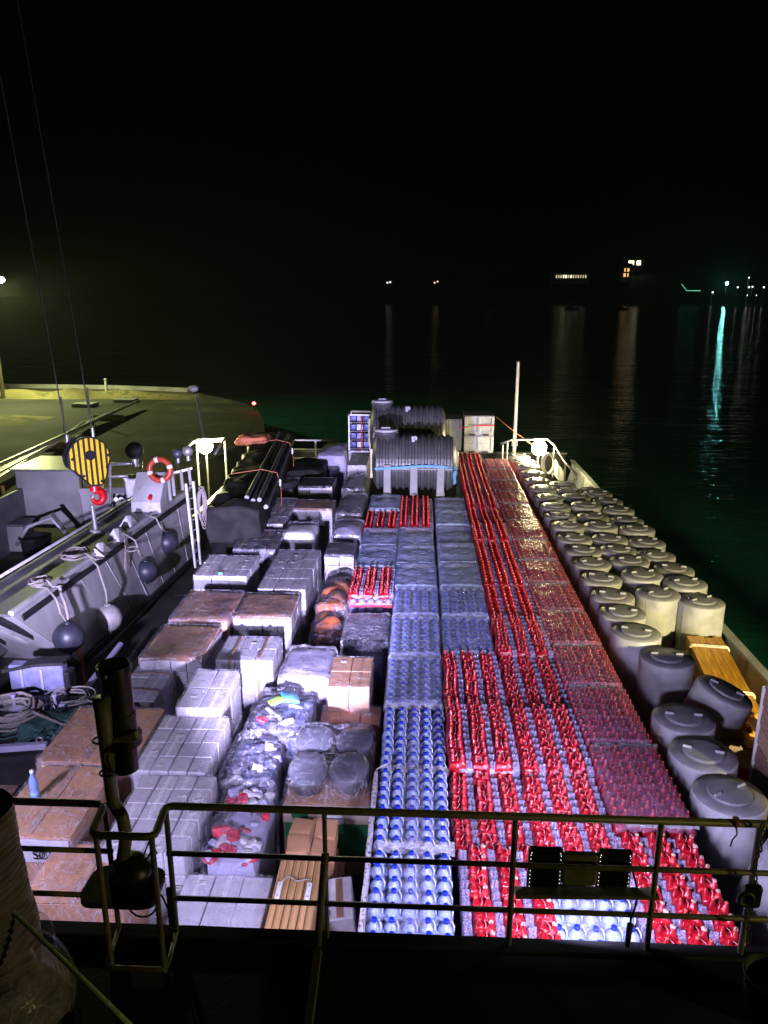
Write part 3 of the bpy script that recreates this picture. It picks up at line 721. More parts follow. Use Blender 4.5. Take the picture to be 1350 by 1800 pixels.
def stack(label, foot, zt, nx, ny, hc=.26, mt='carton', film_='film_clear', sheet=None, straps=None, zb=.16, name='carton_pallet', group='shrink-wrapped carton pallets', brick=False, rot=0.0, cat='carton pallet', sheeth=.02):
    x0, x1, y0, y1 = foot; wd, dp = x1-x0, y1-y0
    o = thing(name, label, cat, ((x0+x1)/2, (y0+y1)/2, 0), group); o.rotation_euler.z = rot
    m = MB()
    for k in range(5): m.box((-wd/2+wd*(k+.5)/5, 0, .13), (wd/5*.8, dp, .022))
    for k in (-1, 0, 1): m.box((k*(wd/2-.05), 0, .06), (.09, dp, .115))
    m.build('pallet', M['pallet'], o, off=(0, 0, 0))
    top = zt - (sheeth if sheet else 0)
    nz = max(1, round((top-zb)/hc)); hz = (top-zb)/nz
    cw, cd = wd/nx, dp/ny
    mts = [M[mt], M[mt], M['carton2'] if mt == 'carton' else M[mt]]
    for kz in range(nz):
        for i in range(nx):
            for j in range(ny):
                if kz < nz-1 and not (j == 0 or i in (0, nx-1)): continue
                z = zb+hz*(kz+.5)
                sd = random.randrange(4)
                me = cbox('carton', cw-.012, cd-.012, hz-.006, random.choice(mts), sd)
                jx = (.0 if kz % 2 else .006)
                inst('carton', me, o, (-wd/2+cw*(i+.5)+rnd(-.006, .006)+jx, -dp/2+cd*(j+.5)+rnd(-.006, .006), z+rnd(-.004, .004)), (0, 0, rnd(-.012, .012)))
                if kz == nz-1 and random.random() < .16:
                    inst('sticker', STICK, o, (-wd/2+cw*(i+rnd(.3, .7)), -dp/2+cd*(j+rnd(.3, .7)), top+.005), (0, 0, rnd(-.2, .2)), (rnd(.5, 1), rnd(.6, 1), 1))
                if j == 0 and random.random() < .4:
                    inst('sticker', STICK, o, (-wd/2+cw*(i+rnd(.3, .7)), -dp/2-.002, z+rnd(-.05, .05)), (PI/2, 0, 0), (rnd(.5, 1), rnd(.6, 1.2), 1))
    if sheet:
        m = MB(); s0 = random.random()*9
        def fn(u, v):
            x = (u-.5)*(wd+.03); y = (v-.5)*(dp+.03); e = max(0, abs(2*u-1)-.92)/.08; e2 = max(0, abs(2*v-1)-.94)/.06
            return Vector((x, y, zt+.008 - .07*e - .05*e2 + .016*noise.noise(Vector((x*2.5+s0, y*2.5, s0))) + .008*noise.noise(Vector((x*9, y*9+s0, 1)))))
        m.grid(18, 18, fn); inst('cover_sheet', m.mesh('cover_sheet', M[sheet]), o)
    if straps:
        mt_, ax = straps
        for t in ((-.25, .25) if ax != 'x1' else (.1,)):
            m = MB(); z1 = zt+.02
            if ax[0] == 'x':
                y = t*dp; pts = [(-wd/2-.03, y, zb+.2), (-wd/2-.028, y, z1-.04), (-wd/2+.04, y, z1+.01), (0, y+.02, z1+.016), (wd/2-.04, y, z1+.01), (wd/2+.028, y, z1-.04), (wd/2+.03, y, zb+.2)]
            else:
                x = t*wd; pts = [(x, -dp/2-.03, zb+.2), (x, -dp/2-.028, z1-.04), (x, -dp/2+.04, z1+.01), (x+.02, 0, z1+.016), (x, dp/2-.04, z1+.01), (x, dp/2+.03, z1-.3)]
            for a, b in zip(pts, pts[1:]): m.beam(a, b, .035, .004) if ax[0] != 'x' else m.beam(a, b, .035, .004, up=(0, 0, 1) if abs(a[2]-b[2]) < .2 else (1, 0, 0))
            inst('strap', m.mesh('strap', M[mt_]), o)
    if film_: wrap_film(o, wd, dp, zt+.012, zb, M[film_])
    return o
S = stack
# outer port column
def big_box(label, foot, zt, wave=.02, front=None, film_='film_clear'):
    """one very large brown cardboard carton with a crease and film over it"""
    x0, x1, y0, y1 = foot; wd, dp = x1-x0, y1-y0
    o = thing('cardboard_box', label, 'cardboard box', ((x0+x1)/2, (y0+y1)/2, 0), 'big cardboard boxes at the port side')
    m = MB()
    for k in range(5): m.box((-wd/2+wd*(k+.5)/5, 0, .13), (wd/5*.8, dp, .022))
    for k in (-1, 0, 1): m.box((k*(wd/2-.05), 0, .06), (.09, dp, .115))
    m.build('pallet', M['pallet'], o, off=(0, 0, 0))
    inst('carton', MB().soft((0, 0, (zt+.15)/2), (wd, dp, zt-.15), 14, .02, wave*.5, 2, wd*5).mesh('carton', M['kraft']), o)
    m = MB(); s0 = wd*7
    for (ax, sgn) in ((0, -1), (0, 1)):
        def fl(u, v, sgn=sgn):
            x = sgn*(wd/2*u); y = (v-.5)*dp
            return Vector((x, y, zt+.006+.018*(1-u)+.012*noise.noise(Vector((x*3, y*3, s0)))))
        m.grid(8, 14, fl)
    inst('lid_flap', m.mesh('lid_flap', M['kraft']), o)
    inst('packing_tape', MB().grid(2, 16, lambda u, v: Vector(((u-.5)*.07, (v-.5)*dp*.98, zt+.032+.012*noise.noise(Vector((0, (v-.5)*dp*3, s0)))))).mesh('packing_tape', mat('clear_tape', (.44, .28, .19), .2)), o)
    if front: inst('front_panel', MB().soft((0, -dp/2-.02, zt-.16), (wd*.98, .03, .28), 10, .01, .006, 4, 1).mesh('front_panel', M['carton']), o)
    wrap_film(o, wd, dp, zt+.04, .2, M[film_], .025, .016)
    return o
big_box('large brown cardboard box at the port corner just beyond the railing', rect([(35, 1592), (225, 1592), (262, 1487), (95, 1487)], 1.35), 1.35)
a2 = big_box('large brown cardboard box with the blue water bottle on it', rect([(-20, 1471), (140, 1471), (190, 1349), (66, 1349)], 1.5), 1.5, front=True)
tm = text_mesh('S00', .15); xx = inst('handwriting', tm, a2, (-.10, -(a2.children[1].dimensions.y)/2-.55, 1.28), (PI/2, 0, 0)); tm.materials.append(M['black'])
a2dims = rect([(-20, 1471), (140, 1471), (190, 1349), (66, 1349)], 1.5); xx.location = (.05, -(a2dims[3]-a2dims[2])/2-.058, 1.27)
big_box('large plain brown cardboard box beside the coiled ropes', rect([(70, 1340), (238, 1340), (285, 1247), (130, 1247)], 1.5), 1.5)
S('white carton pallet with brown straps behind the plain cardboard box', rect([(200, 1232), (277, 1232), (306, 1172), (236, 1172)], 1.3), 1.3, 2, 3, straps=('brownstrap', 'x'))
S('white cartons capped with a dark brown sheet, nearest of the brown-topped pair', rect([(247, 1157), (357, 1157), (388, 1098), (284, 1098)], 1.5), 1.5, 4, 4, .24, sheet='brown')
S('brown-topped carton pallet with an open cardboard edge, port row', rect([(300, 1088), (402, 1091), (428, 1038), (331, 1038)], 1.5), 1.5, 3, 3, .24, mt='kraft', sheet='brown', film_='film_milk')
gt = S('grey-topped pallet of white cartons with a small green tag', rect([(348, 1012), (441, 1014), (448, 977), (359, 977)], 1.5), 1.5, 3, 3, .27)
inst('tag', MB().box((0, 0, 0), (.09, .07, .006), .001).mesh('tag', mat('mint_tag', (.25, .75, .45), .4)), gt, (0, -.55, 1.535), (.3, 0, .2))
S('dusty film-wrapped pallet of small dark cartons beside the tarpaulin stack', rect([(410, 966), (490, 966), (497, 932), (432, 932)], 1.5), 1.5, 4, 4, .2, mt='dark', film_='film_milk')
S('dusty film-wrapped carton pallet, second beside the tarpaulin stack', rect([(450, 922), (510, 922), (513, 876), (458, 876)], 1.5), 1.5, 5, 7, .2, mt='carton2', film_='film_dark')
# second port column
S('tall pallet of white cartons behind the searchlight, nearest of its column', rect([(193, 1500), (343, 1500), (365, 1362), (229, 1362)], 1.5), 1.5, 4, 5, .28)
S('pallet of white cartons second from the railing in the searchlight column', rect([(231, 1356), (363, 1357), (402, 1260), (286, 1260)], 1.5), 1.5, 4, 4, .28)
S('small stack of lilac-grey cartons raised above the white carton pallets', rect([(309, 1244), (389, 1246), (421, 1178), (347, 1178)], 1.62), 1.62, 2, 2, .24, mt='carton2')
S('bulging white cartons tied with brown straps', rect([(378, 1160), (480, 1163), (494, 1121), (402, 1119)], 1.45), 1.45, 3, 2, .22, straps=('brownstrap', 'y'), film_='film_milk')
S('brown-topped white carton pallet next to the sacks', rect([(410, 1085), (512, 1085), (528, 1043), (430, 1043)], 1.5), 1.5, 4, 3, .26, sheet='brown')
S('film-shrouded pallet with a few white boxes showing at its front', rect([(462, 1036), (546, 1036), (556, 967), (482, 967)], 1.5), 1.5, 3, 4, .24, mt='carton2', film_='film_milk')
def lump(name, label, cat, foot, zt, mt, film_='film_dark', amp=.06, bulge=.05, group='wrapped loads', r=.12, zb=.1):
    x0, x1, y0, y1 = foot; wd, dp = x1-x0, y1-y0; WS[0] += 1
    o = thing(name, label, cat, ((x0+x1)/2, (y0+y1)/2, 0), group)
    m = MB()
    for k in range(4): m.box((-wd/2+wd*(k+.5)/4, 0, .09), (wd/4*.8, dp*.95, .03))
    m.box((0, 0, .04), (.1, dp*.9, .07)); m.build('pallet', M['pallet'], o, off=(0, 0, 0))
    me = MB().soft((0, 0, (zt+zb)/2), (wd, dp, zt-zb), 12, r, amp, 2.6, WS[0], 0, bulge).mesh('load', M[mt]); inst('load', me, o)
    if film_: wrap_film(o, wd, dp, zt+bulge*.6+.02, zb+.1, M[film_], .03, .03, .08, bulge)
    return o
lump('white_bale', 'rounded bale with a bright white front in the middle of the port cargo', 'bale', rect([(500, 938), (554, 938), (558, 919), (504, 919)], 1.55), 1.55, 'skin', 'film_clear', .03, .02)
S('white cartons with a brown top behind the white bale', rect([(516, 895), (585, 895), (589, 879), (522, 879)], 1.5), 1.5, 3, 2, .26, sheet='brown', film_='film_clear')
S('white carton pallet with a black top near the bow', rect([(524, 856), (585, 856), (591, 840), (533, 840)], 1.5), 1.5, 3, 2, .3, sheet='tarp', film_='film_clear')
lump('tarped_load', 'low black-covered load near the bow railing', 'covered load', rect([(508, 826), (570, 826), (576, 804), (514, 804)], 1.6), 1.6, 'tarp', None)
lump('wrapped_load', 'olive sheeted load beside the black-topped cartons', 'wrapped load', rect([(478, 862), (520, 862), (524, 842), (490, 842)], 1.35), 1.35, 'tarp', 'film_dark')
S('tall grey-wrapped pallet against the bow railing', rect([(450, 806), (488, 806), (490, 788), (458, 788)], 2.0), 2.0, 2, 2, .3, film_='film_milk')
lump('wrapped_load', 'lilac-sheeted sloping load by the bow railing', 'wrapped load', rect([(556, 800), (612, 800), (614, 778), (572, 778)], 1.75), 1.75, 'lilac', None, .07, .12)
# narrow middle column
S('whitish cartons low in front of the red mixed goods', rect([(300, 1640), (468, 1640), (470, 1538), (316, 1538)], 1.2), 1.2, 3, 2, .3)
def mixed(label, foot, zt, cols, film_, n=40, group='film-wrapped mixed goods', name='mixed_goods_pallet'):
    x0, x1, y0, y1 = foot; wd, dp = x1-x0, y1-y0; rr = random.Random(int(zt*1000+x0*77+y0*13))
    o = thing(name, label, 'mixed goods', ((x0+x1)/2, (y0+y1)/2, 0), group)
    m = MB()
    for k in range(4): m.box((-wd/2+wd*(k+.5)/4, 0, .09), (wd/4*.8, dp*.95, .03))
    m.box((0, 0, .04), (.1, dp*.9, .07)); m.build('pallet', M['pallet'], o, off=(0, 0, 0))
    inst('load', MB().soft((0, 0, zt/2), (wd*.94, dp*.94, zt-.24), 8, .08, .04, 3, x0, 0, .03).mesh('load', M[cols[0]]), o)
    for k in range(n):
        x, y = rr.uniform(-.4, .4)*wd, rr.uniform(-.44, .44)*dp; sx, sy, sz = rr.uniform(.07, .20), rr.uniform(.08, .24), rr.uniform(.04, .13)
        inst('packet', MB().soft((0, 0, 0), (sx, sy, sz), 5, .03, .025, 7, k).mesh('packet', M[rr.choice(cols)]), o, (x, y, zt-.13+rr.uniform(-.03, .06)), (rr.uniform(-.4, .4), rr.uniform(-.4, .4), rr.uniform(0, 3)))
    wrap_film(o, wd, dp, zt+.03, .2, M['film_gloss'], .03, .035, .12, .05)
    return o
def mixed_extra(o, items):
    for nm, mt, loc, d in items: inst(nm, MB().soft((0, 0, 0), d, 5, .03, .02, 6, loc[0]*9).mesh(nm, M[mt]), o, loc, (rnd(-.3, .3), rnd(-.3, .3), rnd(0, 2)))
M['redplastic'] = mat('red_packaging', (.62, .02, .06), .3, 0, .3, 14, .5, 30)
M['tealtag'] = mat('lime_tag', (.32, .62, .06), .4); M['cyangoods'] = mat('cyan_packaging', (.08, .30, .62), .35)
mixed('clear-wrapped pallet of red and white packets by the wooden planks', rect([(366, 1506), (468, 1506), (470, 1372), (388, 1372)], 1.45), 1.45, ['lilac', 'lilac', 'redplastic', 'dark', 'carton2', 'redplastic', 'lilac', 'carton2'], 'film_milk', 46)
o = mixed('clear-wrapped heap of pale odds and ends left of the grey tubs', rect([(385, 1375), (485, 1375), (500, 1285), (415, 1285)], 1.4), 1.4, ['bluedk', 'carton2', 'bluedk', 'lilac', 'dark', 'bluedk'], 'film_milk', 26)
o = mixed('purple-blue wrapped goods with a lime tag on top', rect([(430, 1285), (548, 1285), (558, 1209), (455, 1209)], 1.4), 1.4, ['bluedk', 'lilac', 'bluedk', 'bluedk', 'dark'], 'film_milk', 16)
mixed_extra(o, [('lime_packet', 'tealtag', (-.12, .1, 1.45), (.2, .14, .05)), ('blue_packet', 'cyangoods', (.05, .25, 1.43), (.26, .2, .08)), ('red_packet', 'redplastic', (-.22, -.32, 1.42), (.2, .12, .05))])
lump('wrapped_load', 'grey-lilac load under cloudy film beside the raised cardboard stack', 'wrapped load', rect([(487, 1196), (580, 1196), (592, 1138), (510, 1138)], 1.4), 1.4, 'lilac', 'film_dark', .03, .02)
def sacks(label, foot, zt, mt, n, seed):
    x0, x1, y0, y1 = foot; rr = random.Random(seed); wd, dp = x1-x0, y1-y0
    o = thing('sack_pallet', label, 'sacks', ((x0+x1)/2, (y0+y1)/2, 0), 'sacks under film in the middle of the cargo')
    inst('pallet', MB().box((0, 0, .08), (wd, dp, .14), .01).mesh('pallet', M['pallet']), o)
    for k in range(n):
        x, y = rr.uniform(-.3, .3)*wd, -dp*.42+dp*.84*(k+.5)/n
        inst('sack', MB().soft((0, 0, 0), (wd*.62, dp/n*1.5, .36), 9, .16, .05, 3, seed+k, 0, .04).mesh('sack', M[rr.choice(mt)]), o, (x*.6, y, zt-.2+rr.uniform(-.08, .06)), (rr.uniform(-.3, .3), rr.uniform(-.3, .3), rr.uniform(-.6, .6)))
    inst('lower_sacks', MB().soft((0, 0, zt/2-.1), (wd*.9, dp*.95, zt-.4), 9, .15, .05, 3, seed).mesh('lower_sacks', M['bag']), o)
    wrap_film(o, wd, dp, zt+.06, .3, M['film_clear'], .02, .06, .14, .04)
sacks('orange and brown sacks under clear film between the cartons and the red-topped pallet', rect([(556, 1068), (620, 1068), (624, 1004), (570, 1004)], 1.3), 1.3, ['bagor', 'bag', 'bag'], 5, 4)
sacks('brown sacks under film behind the crumpled bubble-wrapped load', rect([(540, 1130), (604, 1130), (612, 1072), (558, 1072)], 1.2), 1.2, ['bag', 'bag', 'bagor'], 4, 9)
S('cartons with a glaring white front in the middle of the dark loads', rect([(572, 976), (624, 976), (626, 954), (576, 954)], 1.5), 1.5, 2, 2, .22, film_='film_clear', sheet='dark')
lump('wrapped_load', 'crumpled grey film load behind the white-fronted cartons', 'wrapped load', rect([(584, 946), (636, 946), (638, 918), (592, 918)], 1.45), 1.45, 'lilac', 'film_dark', .07, .1)
lump('wrapped_load', 'black glossy wrapped load left of the red-topped far pallet', 'wrapped load', rect([(594, 905), (640, 905), (644, 870), (600, 870)], 1.5), 1.5, 'dark', 'film_dark', .06, .06)
lump('wrapped_load', 'black glossy wrapped load at the left foot of the tanks', 'wrapped load', rect([(604, 862), (644, 862), (648, 836), (608, 836)], 1.5), 1.5, 'dark', 'film_dark', .06, .06)
S('lilac-white carton stack at the left of the front tank', rect([(612, 818), (646, 818), (648, 800), (616, 800)], 1.75), 1.75, 2, 2, .3, film_='film_clear')
# grey bucket near the bow
p = at(592, 818, 1.2); o = thing('plastic_bucket', 'grey round tub standing near the bow beside the lilac load', 'tub', (p.x, p.y, .4))
MB().lathe([(.28, -.3), (.33, .85), (.36, .86), (.36, .9), (.32, .9)], (p.x, p.y, .4), 20).build('bucket', M['greyd'], o)
MB().lathe([(.35, .9), (.35, .93), (.3, .95), (.001, .95)], (p.x, p.y, .4), 20).build('lid', M['grey'], o)
# first bottle-side column (left of the bottles)
lump('bubble_wrapped_load', 'silver and black bubble-wrapped block in front of the short red-topped pallet', 'wrapped load', rect([(600, 1130), (682, 1130), (684, 1080), (610, 1080)], 1.35), 1.35, 'bluedk', 'bubble', .03, .02, r=.07)
lump('wrapped_load', 'dark blue wrapped block in front of the bubble-wrapped one', 'wrapped load', rect([(594, 1164), (668, 1164), (674, 1142), (602, 1142)], 1.2), 1.2, 'bluedk', 'film_clear', .03, .02)
S('tall narrow stack of two brown cardboard columns by the water pallets', rect([(577, 1208), (651, 1208), (655, 1155), (585, 1155)], 1.55), 1.55, 2, 2, .36, mt='kraft', film_='film_clear', name='cardboard_stack', cat='cardboard boxes')
S('low cardboard boxes with white labels at the foot of the tall cardboard stack', rect([(560, 1272), (668, 1272), (670, 1240), (566, 1240)], 1.15), 1.15, 3, 1, .3, mt='kraft', film_='film_milk', name='cardboard_stack', cat='cardboard boxes')
# four grey tubs wrapped on a labelled crate
ft = rect([(492, 1378), (650, 1378), (662, 1268), (528, 1268)], 1.45); x0, x1, y0, y1 = ft; wd, dp = x1-x0, y1-y0; cx, cy = (x0+x1)/2, (y0+y1)/2
o = thing('tub_load', 'four round grey tubs bound in glossy film on the pale crate', 'wrapped tubs', (cx, cy, 1.2))
for i in (-1, 1):
    for j in (-1, 1):
        t = MB().lathe([(.20, -.0), (.235, .17), (.25, .20), (.245, .225), (.20, .25), (.10, .262), (.001, .265)], n=24).mesh('tub', M['greytub'])
        inst('tub', t, o, (i*wd*.245, j*dp*.235, rnd(-.02, .03)), (rnd(-.1, .1), rnd(-.1, .1), 0), (1, 1.25, 1))
m = MB()
def tf(u, v):
    x = (u-.5)*wd*1.06; y = (v-.5)*dp*1.04
    dd = min(math.hypot((x-i*wd*.245), (y-j*dp*.235)/1.2) for i in (-1, 1) for j in (-1, 1))
    z = .30-.9*max(0, dd-.2)**1.5 + .012*noise.noise(Vector((x*9, y*9, 3)))
    e = max(abs(2*u-1), abs(2*v-1)); z -= .25*max(0, e-.86)/.14
    return Vector((x, y, z))
m.grid(34, 34, tf); inst('wrap_film', m.mesh('wrap_film', M['film_gloss']), o)
m = MB(); m.tube([(0, -dp*.3, .22), (.02, 0, .20), (-.01, dp*.25, .22)], .014, 6); m.tube([(-wd*.3, .03, .2), (0, 0, .21), (wd*.3, .05, .22)], .012, 6); inst('cord', m.mesh('cord', M['black']), o)
o = thing('display_crate', 'pale crate with a white label under the grey tubs', 'crate', (cx, cy, 0))
MB().box((0, 0, .66), (wd, dp, 1.0), .02).build('crate', M['kraft'], o, off=(0, 0, 0)); MB().box((0, 0, .07), (wd, dp, .12)).build('pallet', M['pallet'], o, off=(0, 0, 0))
inst('side_panel', MB().box((0, -dp/2-.012, .78), (wd*.96, .02, .66), .004).mesh('side_panel', M['green']), o)
inst('upper_band', MB().box((0, -dp/2-.024, 1.05), (wd*.99, .03, .24), .006).mesh('upper_band', mat('beige_panel', (.50, .42, .33), .45, bump=.1)), o)
inst('round_emblem', MB().cyl((0, 0, 0), (0, -.006, 0), .10, None, 24).mesh('round_emblem', M['green']), o, (-wd*.30, -dp/2-.041, 1.05))
lb = inst('label', MB().box((0, 0, 0), (.26, .006, .12), .001).mesh('label', M['skin']), o, (.08, -dp/2-.044, .99))
inst('print_line', MB().box((0, 0, .02), (.2, .004, .012)).box((0, 0, -.015), (.16, .004, .008)).mesh('print_line', M['black']), lb, (0, -.004, 0))
# goods in front of the crate
f = rect([(500, 1502), (588, 1502), (592, 1440), (512, 1440)], 1.3)
o = thing('cardboard_bundle', 'crumpled brown cardboard boxes strapped in a bundle behind the planks', 'cardboard boxes', ((f[0]+f[1])/2, (f[2]+f[3])/2, .5))
wd2, dp2 = f[1]-f[0], f[3]-f[2]
for k in range(4):
    inst('box', MB().soft((0, 0, 0), (wd2*.49, dp2*.49, .34), 7, .02, .02, 4, k+3).mesh('box', M['kraft']), o, ((k % 2-.5)*wd2*.5, (k//2-.5)*dp2*.5, .63+rnd(-.03, .03)), (rnd(-.1, .1), rnd(-.1, .1), rnd(-.15, .15)))
inst('lower_box', MB().soft((0, 0, .2), (wd2, dp2, .46), 7, .02, .02, 3, 8).mesh('lower_box', M['kraft']), o)
inst('bag', MB().soft((.03, -dp2*.55, .72), (.22, .12, .12), 7, .05, .03, 7, 2).mesh('bag', M['dark']), o)
inst('strap', MB().box((0, 0, .81), (.03, dp2*1.02, .006)).mesh('strap', M['brownstrap']), o)
f = rect([(468, 1640), (556, 1640), (560, 1508), (488, 1508)], 1.35)
o = thing('plank_bundle', 'upright bundle of pale wooden boards with white metal handles', 'wooden boards', ((f[0]+f[1])/2, (f[2]+f[3])/2, .2))
wd2, dp2 = f[1]-f[0], f[3]-f[2]
for k in range(6): inst('board', MB().box((0, 0, 0), (wd2/6-.006, dp2, .9), .006).mesh('board', M['wood']), o, (-wd2/2+wd2*(k+.5)/6, 0, .70+rnd(-.012, .012)))
for sx in (-.36, .30):
    h = inst('hinge', MB().box((0, 0, 0), (.05, .22, .012), .003).mesh('hinge', M['white']), o, (sx*wd2, .0, 1.175))
    inst('screw', MB().cyl((0, .07, 0), (0, .07, .012), .008, None, 8).mesh('screw', M['galv']), h); inst('screw', MB().cyl((0, -.07, 0), (0, -.07, .012), .008, None, 8).mesh('screw', M['galv']), h)
inst('cord', MB().tube([(-.36*wd2, .1, 1.18), (-.2*wd2, .17, 1.2), (0, .12, 1.185), (.2*wd2, .13, 1.2), (.3*wd2, .15, 1.18)], .008, 6).mesh('cord', M['rope']), o)
p = at(606, 1575, 1.1); o = thing('shipping_box', 'grey printed box tilted beside the planks', 'box', (p.x, p.y, .6)); o.rotation_euler = (.12, -.1, .12)
inst('carton', MB().box((0, 0, .1), (.26, .5, .9), .008).mesh('carton', M['carton2']), o)
inst('printed_band', MB().box((0, 0, .552), (.07, .46, .004)).mesh('printed_band', M['brown']), o)
tm = text_mesh('0A5', .10); tm.materials.append(M['bluegoods']); inst('lettering', tm, o, (-.09, -.2, .554), (0, 0, PI/2))
p = at(570, 1600, .8); o = thing('dark_bin', 'dark crates in shadow behind the stanchion between planks and box', 'crate', (p.x+.02, p.y+.2, 0))
inst('body', MB().box((0, 0, .4), (.24, 1.0, .8), .02).mesh('body', M['bluedk']), o); inst('rim', MB().box((0, 0, .8), (.26, 1.02, .04), .01).mesh('rim', M['brown']), o)
a, b_ = at(632, 1660, 1.5), at(636, 1352, 1.5)
o = thing('edge_board', 'narrow black and white speckled foam edge strip along the water pallets', 'foam strip', (a.x, (a.y+b_.y)/2, 0))
L_ = b_.y-a.y
inst('foam', MB().soft((0, 0, .75), (.06, L_, 1.5), 14, .02, .012, 6, 4).mesh('foam', mat('speckled_foam', (.62, .58, .64), .6, 0, .1, 4, .4, 30, wear=((.03, .03, .035), 26, .52))), o)
inst('tape_end', MB().tube([(0, L_/2, 1.5), (.07, L_/2-.02, 1.56), (.16, L_/2+.03, 1.58)], .006, 6).mesh('tape_end', M['skin']), o)
# water bottle standing on the cardboard box
p = at(62, 1402, 1.545); o = thing('water_bottle', 'single clear blue water bottle standing on the cardboard box', 'bottle', p)
inst('bottle', MB().lathe([(.034, 0), (.038, .01), (.038, .07), (.034, .09), (.038, .11), (.038, .15), (.034, .185), (.018, .22), (.014, .235), (.014, .245)], n=16).mesh('bottle', mat('blue_bottle', (.22, .35, .80), .12, var=.05)), o, scale=(1.25, 1.25, 1.3))
inst('cap', MB().lathe([(.017, .245), (.018, .25), (.018, .272), (.001, .274)], n=14).mesh('cap', M['skin']), o, scale=(1.25, 1.25, 1.3))
inst('label', MB().lathe([(.0386, .025), (.0386, .065)], n=16).mesh('label', mat('label_blue', (.25, .55, .90), .4)), o, scale=(1.25, 1.25, 1.3))
#@@PART5
# ================================================================== BOW: TANKS, BINS, RAILS, LAMPS
def tank(label, xc, Y, zc, r, L):
    o = thing('septic_tank', label, 'tank', (xc, Y, zc), 'ribbed tanks on the bottle pallets')
    n = 12; prof = []
    xs = [-L/2, -L/2+.03, -L/2+.10]; rs = [r*.45, r*.72, r*.9]
    prof = list(zip(rs, xs)); w_ = (L-.24)/n
    for k in range(n):
        x = -L/2+.12+w_*k
        for t, q in ((0, .0), (.12, .055), (.55, .055), (.67, 0), (.95, 0)): prof.append((r*.94+q, x+w_*t))
    prof += [(r*.9, L/2-.10), (r*.72, L/2-.03), (r*.45, L/2)]
    inst('tank_body', MB().lathe(prof, n=40, rot=RY(PI/2), smooth=False).mesh('tank_body', M['tank']), o)
    rz = r*.93
    ris = inst('access_riser', MB().lathe([(.34, -.15), (.33, .10), (.36, .11), (.36, .16), (.33, .17)], (-L*.34, 0, rz), 28).mesh('access_riser', M['tank']), o)
    inst('lid', MB().lathe([(.34, .17), (.34, .21), (.28, .235), (.001, .24)], (-L*.34, 0, rz), 28).box((-L*.34, 0, rz+.255), (.26, .05, .04), .01).mesh('lid', M['grey']), ris)
    inst('lifting_lug', MB().box((.0, -.34, rz-.02), (.16, .05, .2), .01).box((-.0, -.37, rz+.0), (.05, .02, .06), .0, None, 1).mesh('lifting_lug', [M['grey'], M['black']]), o)
    inst('end_cap', MB().lathe([(r*.45, -.02), (r*.43, .02), (.001, .03)], (L/2-.01, 0, 0), 28, rot=None).mesh('end_cap', M['tank']), o) if False else None
    inst('inlet_panel', MB().soft((-L/2-.02, 0, .0), (.10, r*.7, r*1.1), 8, .05, .0, 1, 1).mesh('inlet_panel', mat('pale_panel', (.58, .56, .34), .5, bump=.05)), o)
    inst('inlet_panel', MB().soft((L/2+.02, 0, .1), (.08, r*.5, r*.7), 8, .04, .0, 1, 1).mesh('inlet_panel', M['bin']), o)
    for k in (-1, 0, 1):
        inst('leg', MB().box((k*L*.31, -r*.99, -r*.45), (.22, .16, r*1.15), .02).box((k*L*.31, -r*.8, -r*.95), (.24, .5, .1), .02).mesh('leg', M['tankleg']), o)
    inst('flange', MB().box((0, -r*.97, -.03), (L*.9, .10, .06), .01).mesh('flange', M['tankleg']), o)
    return o
t1 = tank('nearer ribbed grey septic tank with a blue strap across its front', -.15, 21.9, 2.27, .80, 2.42)
m = MB(); pts = [(-1.1, -.86, -.02), (-.4, -.90, .03), (.3, -.90, .08), (.95, -.86, .05), (1.2, -.6, -.05), (1.23, -.3, -.3)]
for a, b in zip(pts, pts[1:]): m.beam(a, b, .02, .07)
m.soft((1.15, -.7, -.28), (.1, .14, .4), 6, .05, .05, 6, 2)
o = tag(m.build('ratchet_strap', M['bluestrap'], None, off=(0, 0, 0)), 'blue ratchet strap slung across the front tank', 'strap'); o.location = (-.15, 21.9, 2.27)
t2 = tank('farther ribbed grey septic tank behind the strapped one', -.38, 24.4, 2.74, .82, 2.40)
def bulk_bin(label, x0, x1, Y, z0, z1, dp=1.1):
    o = thing('bulk_bin', label, 'plastic bin', ((x0+x1)/2, Y+dp/2, z0), 'pale plastic bins at the bow'); wd = x1-x0; h = z1-z0
    inst('body', MB().box((0, 0, h*.55), (wd*.97, dp*.97, h*.86), .02).mesh('body', M['bin']), o)
    for k in (-1, 0, 1): inst('rib', MB().box((k*wd*.44, -dp*.49, h*.55), (.10, .06, h*.84), .012).mesh('rib', M['bin']), o)
    for z in (.16, .52, .93): inst('band', MB().box((0, -dp*.492, h*z), (wd*.94, .035, h*.09), .01).mesh('band', M['bin']), o)
    inst('rim', MB().box((0, 0, h*.985), (wd, dp, h*.05), .012).mesh('rim', M['greyd']), o)
    for k in (-.22, .22): inst('fork_slot', MB().box((k*wd, -dp*.515, h*.05), (wd*.2, .02, h*.085), .004).mesh('fork_slot', M['black']), o)
    inst('foot', MB().box((0, 0, h*.06), (wd*.95, dp*.95, h*.12), .01).mesh('foot', M['bin']), o)
    return o
bulk_bin('lower pale plastic bin right of the tanks by the mast', 1.55, 2.62, 26.9, 1.55, 2.15)
bulk_bin('upper pale plastic bin with a red strap, stacked beside the mast', 1.55, 2.62, 26.9, 2.16, 2.86)
bulk_bin('pale plastic bin half hidden behind the farther tank', .62, 1.5, 27.1, 1.55, 2.7)
